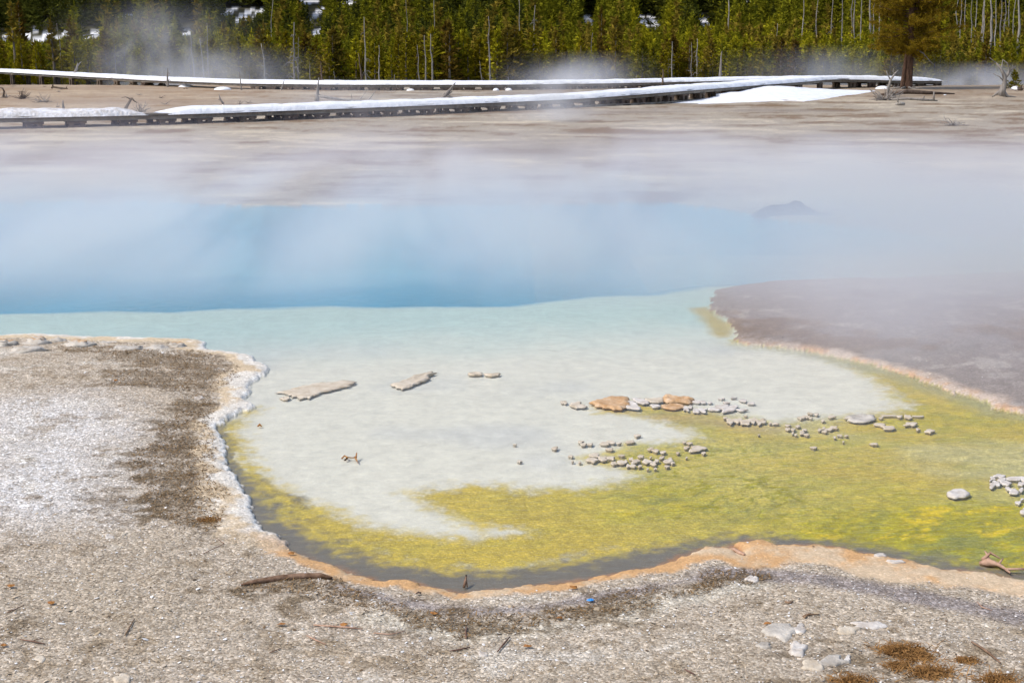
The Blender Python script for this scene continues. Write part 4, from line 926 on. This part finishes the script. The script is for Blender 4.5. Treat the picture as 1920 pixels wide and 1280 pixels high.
for k, px in enumerate([1506,1534,1562,1582,1597,1604,1614,1631,1640,1650,1796,1804,1812,1825,1834,1843,1849,1860,1869,1877,1886,1894,1904,1914]):
    r = random.Random(px); d = 108 + r.uniform(0, 14); big = px in (1631, 1843, 1860, 1914)
    snag(px, (48 if px < 1700 else 66) + r.uniform(-6, 12), -25, d, 'grey dead trunk ' + ('high up left of the big pine' if px < 1700 else 'in the top right corner') + f', {ORD[k if k < 10 else k - 10]} from the left', r.uniform(-3, 3), .15 if big else .07, 6, .45, None, 'dead trunks standing in the far forest')

# ------------------------------------------------------------------ big pine
x0, y0 = gp(1699, 166, 0.05); z0 = H(x0, y0)
root = empty('pine_tree', (x0, y0, z0)); tag(root, 'large golden green pine with double trunk standing on the flat at the right', 'tree')
mb = MB(); mb.tube([(0.10, 0, -.1), (0.09, 0, .12), (.09, 0, .5), (.10, 0, 1.3), (.06, 0, 2.6), (0.0, 0, 4.6), (0, 0, 7.4)], [.24, .185, .155, .145, .12, .08, .02], 14)
mb.build('trunk', M_bark, root, True)
mb = MB(); mb.tube([(-0.16, 0, -.1), (-.155, 0, .2), (-.12, 0, .8), (-.05, .02, 1.5), (0.02, 0.02, 2.2)], [.13, .10, .085, .08, .06], 10); mb.build('trunk', M_bark, root, True)
for k in range(7):
    a = k * .9 + .3; MB().tube([(0.05 + .18 * math.cos(a), .18 * math.sin(a), .06), (.05 + .45 * math.cos(a), .45 * math.sin(a), .03), (.05 + .9 * math.cos(a + .2), .9 * math.sin(a + .2), -.03)], [.06, .04, .02], 6).build('root', M_dead, root, True)
r = np.random.default_rng(5); NV = []; limb = MB()
for k in range(250):
    tt = (k + r.random()) / 250; zt = 1.55 + tt * 5.9; az = r.uniform(0, 6.283)
    prof = 2.25 * (min(1, (tt + 0.10) * 4.0)) ** .7 * (1 - tt) ** .6
    L = prof * r.uniform(.6, 1.12); side = math.cos(az)
    droop = -0.10 - (0.25 if tt < .15 else 0) + r.uniform(-.12, .15)
    if tt < 0.12 and side > 0.2: droop -= 0.12
    dv = np.array([math.cos(az), math.sin(az), droop + .15]); p0 = np.array([.04, 0, zt]); p1 = p0 + dv * L * .55; p2 = p0 + dv * L + np.array([0, 0, .10 * L])
    limb.tube([p0, p1, p2], [.022, .014, .005], 4, False)
    nt_ = int(6 + 11 * L)
    for i in range(nt_):
        s = .22 + .8 * (i + r.random()) / nt_
        c = (p0 + (p1 - p0) * s / .55) if s < .55 else (p1 + (p2 - p1) * (s - .55) / .45)
        c = c + r.normal(0, .06, 3) * (0.5 + L * .45)
        for q in range(17):
            d = dv * .35 + r.normal(0, .6, 3) + np.array([0, 0, .35]); d /= np.linalg.norm(d); l_ = r.uniform(.09, .17)
            e = np.cross(d, r.normal(0, 1, 3)); e = e / np.linalg.norm(e) * r.uniform(.018, .034)
            b0 = c + r.normal(0, .035, 3); NV.append([b0 - e * .5, b0 + e * .5, b0 + d * l_])
limb.build('limbs_wood', M_bark, root)
root.children[-1].name = 'limb'
NV = np.array(NV); mk('crown', NV.reshape(-1, 3), np.arange(len(NV) * 3).reshape(-1, 3), M_bigleaf, root)
MB().tube([(.1, -.1, 1.75), (.55, -.3, 1.5), (.85, -.4, 1.15), (1.1, -.4, .95)], [.03, .025, .018, .008], 5).build('branch', M_dead, root)

# ------------------------------------------------------------------ driftwood, roots, brush on the flats
def tangle(px, py, label, cat, spread, n, thick, mat=M_dead, up=.6, seed=1, name='dead_branch', wig=.35):
    x, y = gp(px, py, 0.04); z = H(x, y); r = random.Random(seed); mb = MB()
    for k in range(n):
        az = r.uniform(0, 6.28); L = spread * r.uniform(.4, 1.0); e = r.uniform(.02, up)
        p = Vector((r.uniform(-.15, .15) * spread, r.uniform(-.1, .1) * spread, 0.02)); d = Vector((math.cos(az), math.sin(az) * .6, e)).normalized(); pts = [p.copy()]
        for q in range(5):
            d = (d + Vector((r.uniform(-wig, wig), r.uniform(-wig, wig), r.uniform(-wig, wig)))).normalized(); p = p + d * L / 5; p.z = max(p.z, .01); pts.append(p.copy())
        th = thick * r.uniform(.5, 1.1); mb.tube(pts, [th * (1 - .14 * q) for q in range(6)], 5)
        b0 = pts[3]; mb.tube([b0, b0 + Vector((r.uniform(-.3, .3), r.uniform(-.2, .2), r.uniform(0, .35))) * L * .8], [th * .4, th * .12], 4)
    o_ = mb.build(name, mat, None, True, (x, y, z)); return tag(o_, label, cat)
def wood(P, rads, label, cat='dead branch', mat=M_dead, name='dead_branch', base=None, extra=()):
    """P: pixel points with ground distance taken from base pixel; each (px, py)"""
    bx, by = gp(*base, 0.04); zb = H(bx, by); pts = []
    for q in P: x, z = at(q[0], q[1], by); pts.append((x - bx, (q[2] if len(q) > 2 else 0), max(z - zb, -0.03)))
    mb = MB(); mb.tube(pts, rads, 7)
    for E, er in extra:
        ep = []
        for q in E: x, z = at(q[0], q[1], by); ep.append((x - bx, (q[2] if len(q) > 2 else 0), max(z - zb, 0.0)))
        mb.tube(ep, er, 5)
    return tag(mb.build(name, mat, None, True, (bx, by, zb)), label, cat)
wood([(136,150),(140,138),(144,128),(146,119)], [.07,.08,.06,.03], 'broken leaning stump with a fallen trunk at its foot, upper left', base=(140,152), extra=[([(142,140),(155,148),(175,153),(200,154)],[.07,.06,.05,.03]),([(146,124),(150,118),(153,116)],[.03,.02,.01])], mat=M_dead)
wood([(6,182),(8,172),(5,166),(-4,163)], [.04,.035,.03,.015], 'curved dead branch poking in at the left edge', base=(8,184), mat=M_darkwood)
tangle(12,184,'small root tangle below the curved branch at the left edge','dead branch',.35,9,.018,seed=3)
tangle(42,186,'dark spiky half dead shrub on the brown flat at the left','shrub',.46,34,.014,M_darkwood,1.8,4,'dry_shrub',.2)
tangle(82,192,'flat grey brushwood right of the dark shrub','dead branch',.55,22,.014,seed=5,up=.5)
wood([(97,166),(99,160),(100,158)], [.04,.03,.015], 'short log with an upturned end on the left flat', base=(100,167), mat=M_darkwood, extra=[([(98,163),(110,165),(127,167)],[.045,.04,.03]),([(124,166),(126,161)],[.02,.01])])
wood([(119,212),(119,204),(118,195),(118,188)], [.05,.045,.03,.01], 'small upright stake just behind the left snow', base=(119,213))
wood([(231,211),(236,203),(241,194),(247,184)], [.05,.05,.04,.03], 'reddish forked root leaning right behind the left snow', base=(235,212), mat=M_darkwood, extra=[([(247,184),(252,190),(258,193)],[.03,.02,.01]),([(245,186),(236,182),(228,183)],[.025,.015,.008])])
tangle(263,211,'spidery grey root mass right of the reddish forked root','dead branch',.36,20,.014,seed=8,up=1.6)
wood([(419,195),(415,190),(412,183),(411,176)], [.04,.03,.02,.01], 'thin bent root standing in the left haze', base=(416,196))
wood([(594,190),(595,180),(596,160),(598,146)], [.09,.07,.03,.012], 'grey root stump with a long trunk lying to its right, centre left', base=(595,192), extra=[([(596,180),(620,184),(650,188),(700,190)],[.06,.05,.035,.01]),([(592,176),(594,184)],[.05,.06]),([(660,186),(658,174)],[.012,.005]),([(676,186),(686,172)],[.012,.005])])
wood([(680,195),(688,190),(696,182),(704,170)], [.025,.025,.02,.01], 'slanting stick leaning over the lying trunk', base=(686,196))
wood([(826,190),(836,178),(846,166),(854,155)], [.05,.06,.04,.015], 'crossed dead limb shaped like an x in front of the distant boardwalk', base=(838,192), extra=[([(832,176),(844,182),(860,190)],[.05,.045,.03]),([(838,178),(848,172)],[.03,.02]),([(830,190),(832,178)],[.02,.01])])
tangle(1660,188,'sprawling tangle of bleached roots at the foot of the big pine','driftwood',.85,30,.03,seed=12,up=.8,name='driftwood')
wood([(1664,180),(1666,165),(1670,150),(1678,138),(1684,132)], [.06,.05,.045,.03,.015], 'bleached root curling upward left of the big pine', base=(1664,182), extra=[([(1670,150),(1664,140),(1662,133)],[.03,.02,.01]),([(1678,140),(1674,134),(1676,128)],[.02,.015,.008])])
wood([(1650,178),(1700,172),(1740,174),(1790,176)], [.05,.09,.07,.02], 'dark fallen log lying beneath the big pine', 'fallen log', M_darkwood, 'fallen_log', base=(1700,180))
wood([(1672,187),(1700,185),(1730,187),(1758,189)], [.03,.045,.045,.02], 'pale thin log with upright pegs in front of the big pine', 'fallen log', M_dead, 'fallen_log', base=(1712,190), extra=[([(1731,188),(1733,180)],[.035,.02]),([(1751,189),(1751,172)],[.04,.02])])
wood([(1680,196),(1688,194),(1696,196)], [.05,.07,.05], 'small grey stump block in front of the pale log', 'stump', M_dead, 'stump', base=(1688,198), extra=[([(1684,194),(1682,182)],[.03,.015])])
tangle(1786,236,'low faint grey stump with spread roots on the right flat','stump',.5,16,.02,seed=15,up=.35,name='stump')
# dead twisted tree at right
wood([(1876,180),(1880,168),(1884,155),(1884,142),(1876,128),(1868,118)], [.15,.12,.085,.07,.05,.02], 'twisted bleached dead tree with forked top at the right edge', 'dead tree', M_dead, 'dead_tree', base=(1878,182), extra=[
    ([(1882,150),(1890,140),(1893,130),(1888,118),(1880,112)],[.06,.05,.03,.02,.01]),([(1893,134),(1900,126),(1898,122)],[.03,.02,.01]),([(1886,145),(1896,132),(1905,124)],[.035,.02,.008]),([(1868,119),(1860,112),(1855,108)],[.02,.012,.006]),([(1868,119),(1870,134)],[.012,.006]),
    ([(1884,155),(1874,144),(1862,138)],[.03,.02,.008]),([(1878,170),(1868,176),(1860,182)],[.07,.05,.02]),([(1880,172),(1890,182),(1905,184)],[.09,.06,.02]),([(1882,148),(1878,130),(1880,112)],[.045,.03,.01]),([(1886,152),(1893,165),(1908,172)],[.02,.012,.006])])
x, y = gp(1900, 168); r_ = random.Random(4)
sh = empty('shrub', (x, y, H(x, y))); tag(sh, 'small green needle bush behind the twisted dead tree', 'shrub')
v, f = conifer(77, .75, .5, 40, .12, .05, 9); mk('crown', v, f, M_leaf[1], sh); MB().tube([(0, 0, -.02), (.05, 0, .3), (.1, 0, .6)], [.03, .02, .01], 5).build('stem', M_darkwood, sh)
tangle(1912,170,'dark stump behind the green bush at the right edge','stump',.25,6,.05,M_darkwood,2.2,22,'stump')
rr = random.Random(31)
for k in range(16):
    px = rr.uniform(20, 470); py = rr.uniform(158, 205)
    tangle(px, py, f'small grey scrap of brushwood on the left flat, {ORD[k]} of the scattered scraps', 'dead branch', rr.uniform(.12, .3), 6, .010, M_dead if rr.random() > .4 else M_darkwood, .5, 100 + k); o_ = bpy.context.scene.collection.objects[-1]
    o_['group'] = 'scattered brushwood scraps on the left flat'; o_['label'] = 'small grey scrap of brushwood lying on the brown flat at the left'

# ------------------------------------------------------------------ small things on the near shore
def ground_line(P, rads, label, mat=M_twig, name='twig', cat='twig', lift=0.0, z=0.05, forks=()):
    def pt(q):
        x, y = gp(q[0], q[1], z); return (x, y, max(H(x, y), 0 if z > 0 else -1) + lift + (q[2] if len(q) > 2 else 0))
    W = [pt(q) for q in P]; b0 = W[0]; mb = MB(); mb.tube([(p[0] - b0[0], p[1] - b0[1], p[2] - b0[2]) for p in W], rads, 6)
    for E, er in forks: mb.tube([tuple(np.array(pt(q)) - np.array(b0)) for q in E], er, 5)
    return tag(mb.build(name, mat, None, True, b0), label, cat)
ground_line([(452,1092),(480,1086),(520,1080),(560,1077),(600,1074),(622,1078)], [.004,.011,.014,.015,.014,.006], 'half buried dark brown branch at the bend of the near shore', M_twig, 'branch', 'branch', .008)
ground_line([(588,1168),(620,1169),(650,1170),(680,1173)], [.003,.004,.004,.002], 'pale pinkish twig lying level on the lower left gravel', M_palewig, lift=.006)
ground_line([(700,1182),(730,1183),(760,1178)], [.002,.0025,.0015], 'hair thin stalk right of the pinkish twig', M_palewig, lift=.005)
ground_line([(875,1167),(873,1178),(874,1190)], [.003,.004,.003], 'short upright dark stick just below the brown wrack line', lift=.006)
ground_line([(933,1217),(944,1202),(956,1187)], [.0025,.0035,.0025], 'straight dark stick slanting on the bare gravel at bottom centre', lift=.007)
ground_line([(843,1216),(862,1212),(882,1207)], [.002,.003,.002], 'thin dark splinter left of the straight slanting stick', lift=.005)
ground_line([(575,1188),(592,1196),(611,1204)], [.002,.003,.002], 'reddish twig slanting down on the lower left gravel', M_palewig, lift=.005, forks=[([(590,1195),(590,1188)],[.002,.001])])
ground_line([(234,1190),(243,1176),(252,1160)], [.002,.003,.002], 'thin slanting stick left of the pinkish twig', lift=.006)
ground_line([(38,1199),(60,1203),(85,1208)], [.002,.003,.002], 'reddish brown twig near the left edge', lift=.006, forks=[([(60,1203),(80,1196)],[.002,.001])])
ground_line([(1822,1202),(1848,1219),(1876,1240)], [.004,.005,.003], 'dark stick lying on the lower right gravel', lift=.008)
ground_line([(1284,1252),(1293,1257),(1302,1262)], [.002,.003,.002], 'short dark stick near the bottom edge right of centre', lift=.006)
ground_line([(1832,1120),(1842,1132),(1860,1138)], [.002,.0025,.0015], 'curved reddish stalk on the grey margin at the right', M_palewig, lift=.005)
ground_line([(1472,1124),(1480,1126),(1487,1123)], [.004,.006,.003], 'tiny dark chip of bark on the grey gravel', lift=.004)
ground_line([(505,1222),(518,1217),(528,1213)], [.002,.002,.001], 'thin grey splinter at the lower left', lift=.005)
ground_line([(14,1150),(30,1143),(46,1134)], [.002,.002,.001], 'thin stalk at the far left of the near gravel', lift=.005)
ground_line([(1505,1155),(1515,1152),(1535,1151)], [.003,.005,.002], 'reddish brown bark curl on the right gravel', lift=.006, forks=[([(1508,1157),(1520,1149)],[.004,.002])])
ground_line([(1368,1011),(1378,1016),(1386,1022),(1396,1030)], [.005,.008,.009,.006], 'pale crusted twig end jutting into the water from the orange margin', M_palewig, lift=.006)
ground_line([(380,1030),(420,1012),(405,1000)], [.0015,.002,.001], 'fine curled stalk near the white rim', lift=.004)
# branch in the water at right, twig in the milky pool
ground_line([(1838,1054,.0),(1852,1058,.015),(1872,1060,.01),(1886,1070,.012),(1930,1072,.02)], [.010,.020,.010,.006,.006], 'knotty branch with pale tufts lying in the water at the right edge', M_palewig, 'branch', 'branch', .006, 0.0, forks=[([(1856,1058,.01),(1850,1048,.03),(1845,1046,.04)],[.012,.006,.002]), ([(1872,1060,.01),(1880,1056,.03)],[.006,.003]), ([(1886,1070,.01),(1894,1076,.01)],[.007,.004]), ([(1842,1055,.02),(1856,1050,.04),(1874,1056,.03)],[.009,.007,.003])])
for o_ in [bpy.data.objects[-1]]: pass
def floaty(P, rads, label, mat=M_leafbit, name='twig'):
    W = [(*gp(q[0], q[1], 0), q[2]) for q in P]; b0 = W[0]; mb = MB(); mb.tube([(p[0] - b0[0], p[1] - b0[1], p[2]) for p in W], rads, 6)
    return tag(mb.build(name, mat, None, True, (b0[0], b0[1], 0)), label, 'twig')
floaty([(641,859,0),(646,856,.006),(652,859,.004),(647,862,0),(652,858,.003),(662,859,.003),(668,858,.005),(669,856,.022),(667,860,.003),(672,867,-.006)], [.004,.005,.005,.005,.004,.003,.006,.003,.005,.001], 'golden brown looped twig standing alone in the milky water')
floaty([(870,1100,0),(873,1096,.02),(874,1092,.035),(876,1099,0)], [.006,.006,.003,.003], 'small dark brown snag of twig in the dark shallow water', M_twig)
floaty([(483,799,.0),(487,798,.008),(491,799,.0)], [.004,.008,.003], 'orange brown leaf floating near the left rim')
def leafbit(px, py, label, s=.016, mat=M_leafbit):
    x, y = gp(px, py, .05); z = H(x, y); r = random.Random(int(px)); v = [(0, 0, .012)]; n = 9
    for k in range(n):
        a = 6.283 * k / n; rr_ = s * r.uniform(.7, 1.2); v.append((math.cos(a) * rr_, math.sin(a) * rr_ * .7, .002 + r.uniform(0, .008)))
    f = [(0, 1 + k, 1 + (k + 1) % n) for k in range(n)] + [tuple(range(n, 0, -1))]
    return tag(mk('leaf', np.array(v), f, mat, loc=(x, y, z + .004)), label, 'leaf')
for q in [(20,1101,'rust brown leaf on the gravel at the left edge'), (97,1131,'small orange leaf standing on the left gravel'), (7,1212,'amber leaf in the bottom left corner area'), (527,1168,'dark amber bit left of the pinkish twig'), (989,1208,'rusty crumb right of the slanting stick'),
          (1048,1152,'orange brown tuft bit on the brown wrack line right of centre'), (1440,1168,'small brick red leaf on the right gravel'), (1076,1095,'orange bit on the orange margin'), (813,1144,'amber crumb on the brown wrack line'), (546,1031,'yellow brown knob at the end of the white rim'), (645,1166,'brown bit at the right end of the pinkish twig'), (217,713,'dark brown speck on the upper left gravel')]:
    leafbit(*q)
leafbit(784, 1106, 'small blackish lump on the grey margin', .014, M_darkwood)
b_ = leafbit(1107, 1121, 'bright blue scrap of plastic litter on the grey margin', .015, M_blue); b_.name = 'litter'; b_['category'] = 'litter'
def tuft(px, py, label, n, s, seed, mat=M_rusttuft, hgt=1.0):
    r = random.Random(seed); x, y = gp(px, py, .05); mb = MB()
    for k in range(n):
        a = r.uniform(0, 6.28); rr_ = abs(r.gauss(0, .5)) * s; p = Vector((math.cos(a) * rr_, math.sin(a) * rr_ * .6, 0.0)); d = Vector((r.uniform(-1, 1), r.uniform(-.7, .7), r.uniform(.1, .9) * hgt)).normalized(); L = r.uniform(.3, .8) * s * .8
        mb.tube([p, p + d * L * .6, p + d * L + Vector((r.uniform(-.3, .3), r.uniform(-.3, .3), -.35)) * L], [.0016, .0013, .0006], 3, False)
    return tag(mb.build('grass_tuft', mat, None, False, (x, y, H(x, y))), label, 'dry grass')
tuft(1692,1222,'largest rust coloured dry grass tuft at the lower right', 620, .10, 1)
tuft(1720,1232,'straw tuft trailing right from the largest rust tuft', 320, .075, 2)
tuft(1812,1236,'golden dry grass tuft right of the largest one', 260, .055, 3)
tuft(1745,1262,'brown matted tuft near the bottom edge', 420, .10, 4)
tuft(1685,1248,'small rust tuft below the largest one', 240, .06, 5)
tuft(1870,1275,'rust tuft at the bottom right corner', 320, .09, 6)
tuft(1600,1280,'brown tuft cut by the bottom edge', 260, .09, 9)
tuft(392,968,'reddish brown tuft at the inner side of the white rim', 320, .05, 7)
# strands of brown wrack along the strand lines
mb_v = []; 
for q in brownP[:3]:
    lo = q.min(0); hi = q.max(0); px_ = rng.uniform(lo[0] - .1, hi[0] + .1, 60000); py_ = rng.uniform(lo[1] - .1, hi[1] + .1, 60000)
    s = sdf(px_, py_, q) + .10 * fbm(px_ * 6, py_ * 6, 72, 4); kp = (s > -0.03) & (rng.random(60000) < .16 + .5 * np.clip(fbm(px_ * 5, py_ * 12, 77, 4), 0, 1)); mb_v.append(np.stack([px_[kp], py_[kp]], 1))
W = np.concatenate(mb_v); zw, lw = HA(W[:, 0], W[:, 1]); W = W[lw > .05]; zw = zw[lw > .05]; n_ = len(W)
a = rng.uniform(0, 6.283, n_); l_ = rng.uniform(.006, .022, n_); wd = rng.uniform(.0012, .003, n_); d = np.stack([np.cos(a), np.sin(a), rng.uniform(-.1, .55, n_)], 1); e = np.stack([-np.sin(a), np.cos(a), rng.normal(0, .3, n_)], 1)
P = np.c_[W, zw + .003]; VV = np.stack([P - e * wd[:, None], P + e * wd[:, None], P + d * l_[:, None] + e * wd[:, None] * .4, P + d * l_[:, None] - e * wd[:, None] * .4], 1)
bc_ = np.array([.17, .105, .045]) * rng.uniform(.45, 1.7, n_)[:, None]
tag(mk('dry_wrack', VV.reshape(-1, 3), np.arange(n_ * 4).reshape(-1, 4), M_chip, colr=np.repeat(bc_, 4, 0)), 'brown dry plant litter matted along the shore', 'plant litter', kind='stuff')

# ------------------------------------------------------------------ steam
def steam(name, lo, hi, dens, label, sc_=(0.35, 0.35, 0.5), lo_t=.42, hi_t=.66, floor=.15, kz=0.6, fades=None, power=1.0, colr=(.86, .86, .94), seed=0.0, gauss=None, aniso=0.2):
    v = [(x, y, z) for z in (lo[2], hi[2]) for x, y in ((lo[0], lo[1]), (hi[0], lo[1]), (hi[0], hi[1]), (lo[0], hi[1]))]
    f = [(0,3,2,1),(4,5,6,7),(0,1,5,4),(1,2,6,5),(2,3,7,6),(3,0,4,7)]
    m, t, o = newmat(name)
    g = N(t, 'ShaderNodeNewGeometry'); sx = N(t, 'ShaderNodeSeparateXYZ'); t.links.new(g.outputs['Position'], sx.inputs[0])
    mp = N(t, 'ShaderNodeMapping'); mp.inputs['Scale'].default_value = sc_; mp.inputs['Location'].default_value = (seed, seed * .7, seed * .3); t.links.new(g.outputs['Position'], mp.inputs[0])
    n = N(t, 'ShaderNodeTexNoise', ins={'Scale': 1.0, 'Detail': 3.5, 'Roughness': .55, 'Distortion': .35}); t.links.new(mp.outputs[0], n.inputs[0])
    mr = N(t, 'ShaderNodeMapRange', ins={'From Min': lo_t, 'From Max': hi_t, 'To Min': floor, 'To Max': 1.0}); mr.interpolation_type = 'SMOOTHSTEP'; t.links.new(n.outputs['Fac'], mr.inputs[0])
    cur = mr.outputs[0]
    def mulm(a, b):
        q = N(t, 'ShaderNodeMath', operation='MULTIPLY'); t.links.new(a, q.inputs[0]); t.links.new(b, q.inputs[1]); return q.outputs[0]
    # height falloff exp(-(z/kz)^2)
    def gau(sock, c, s):
        a = N(t, 'ShaderNodeMath', operation='SUBTRACT'); a.inputs[1].default_value = c; t.links.new(sock, a.inputs[0])
        b = N(t, 'ShaderNodeMath', operation='DIVIDE'); b.inputs[1].default_value = s; t.links.new(a.outputs[0], b.inputs[0])
        p = mulm(b.outputs[0], b.outputs[0]); q = N(t, 'ShaderNodeMath', operation='MULTIPLY'); q.inputs[1].default_value = -1; t.links.new(p, q.inputs[0])
        e = N(t, 'ShaderNodeMath', operation='EXPONENT'); t.links.new(q.outputs[0], e.inputs[0]); return e.outputs[0]
    if kz: cur = mulm(cur, gau(sx.outputs['Z'], 0, kz))
    for ax, c, s in (gauss or []): cur = mulm(cur, gau(sx.outputs[ax], c, s))
    for ax, a, b_ in (fades or []):
        q = N(t, 'ShaderNodeMapRange', ins={'From Min': a, 'From Max': b_}); q.interpolation_type = 'SMOOTHSTEP'; t.links.new(sx.outputs[ax], q.inputs[0]); cur = mulm(cur, q.outputs[0])
    q = N(t, 'ShaderNodeMath', operation='MULTIPLY'); q.inputs[1].default_value = dens; t.links.new(cur, q.inputs[0])
    vs = N(t, 'ShaderNodeVolumeScatter'); vs.inputs['Color'].default_value = (*colr, 1); vs.inputs['Anisotropy'].default_value = aniso
    t.links.new(q.outputs[0], vs.inputs['Density']); t.links.new(vs.outputs[0], o.inputs['Volume'])
    ob = mk(name, np.array(v), f, m); tag(ob, label, 'steam', kind='stuff'); return ob
steam('steam', (-13, 11.0, .004), (17, 37, 1.9), 1.7, 'white steam drifting over the blue hot spring', (.42, .085, .55), .39, .60, .12, .46,
      [('Y', 10.4, 13.4), ('Y', 32, 14.5), ('Z', 1.85, .9), ('X', -12.9, -9), ('X', 16.9, 12)], colr=(.44, .43, .52))
steam('steam', (0.2, 10.6, .004), (15, 27, 1.5), .95, 'thick steam hanging over the right part of the hot spring', (.40, .09, .5), .34, .58, .25, .50, [('X', .3, 3.4), ('Y', 10.65, 11.9), ('Y', 26.8, 17), ('Z', 1.45, .8), ('X', 14.9, 11)], seed=9, colr=(.44, .43, .515))
steam('steam', (1.2, 8.0, .004), (9, 14.5, .95), 2.1, 'thin steam over the dark right headland', (.45, .4, .6), .34, .64, .3, .42,
      [('Y', 8.05, 9.8), ('Y', 14.4, 13), ('X', 1.3, 3.6), ('X', 8.9, 7.5), ('Z', .93, .55)], seed=5, colr=(.44, .43, .515))
def plume(px, ybot, ytop, d, wpx, dens, label, seed, lean=0):
    x, _ = at(px, ybot, d); sx_ = wpx / 2 / F * d; zt = at(px, ytop, d)[1]; zb = -.9 if d > 66 else .06
    steam('steam', (x - sx_ * 2.2, d - 2.6, zb), (x + sx_ * 2.2, d + 2.6, zt + .5), dens, label, (.6, .4, .45), .34, .60, .12, None,
          [('Z', zt + .45, (zt + zb) * .5 - .2)], gauss=[('X', x, sx_), ('Y', d, 1.5)], seed=seed)
plume(300, 150, 0, 74, 190, .33, 'tall steam plume rising before the forest at the left', 3.1)
plume(420, 155, 95, 71, 190, .42, 'low white steam behind the distant boardwalk at the left', 7.7)
plume(1085, 155, 108, 71, 150, .50, 'puff of steam before the forest in the middle', 11.3)
plume(1560, 150, 95, 73, 240, .26, 'faint steam left of the big pine', 13.9)
plume(1840, 160, 128, 70, 200, .70, 'low white steam band behind the flat at the right', 17.1)
plume(1040, 262, 150, 38, 120, .62, 'wisp of steam crossing the nearer boardwalk', 21.5)
plume(640, 250, 172, 40, 330, .20, 'thin veil of steam before the middle of the nearer boardwalk', 25.5)
plume(170, 250, 195, 38, 260, .22, 'thin veil of steam before the left end of the nearer boardwalk', 29.5)
plume(1090, 172, 128, 62, 150, .30, 'steam drifting between the two boardwalks', 33.5)
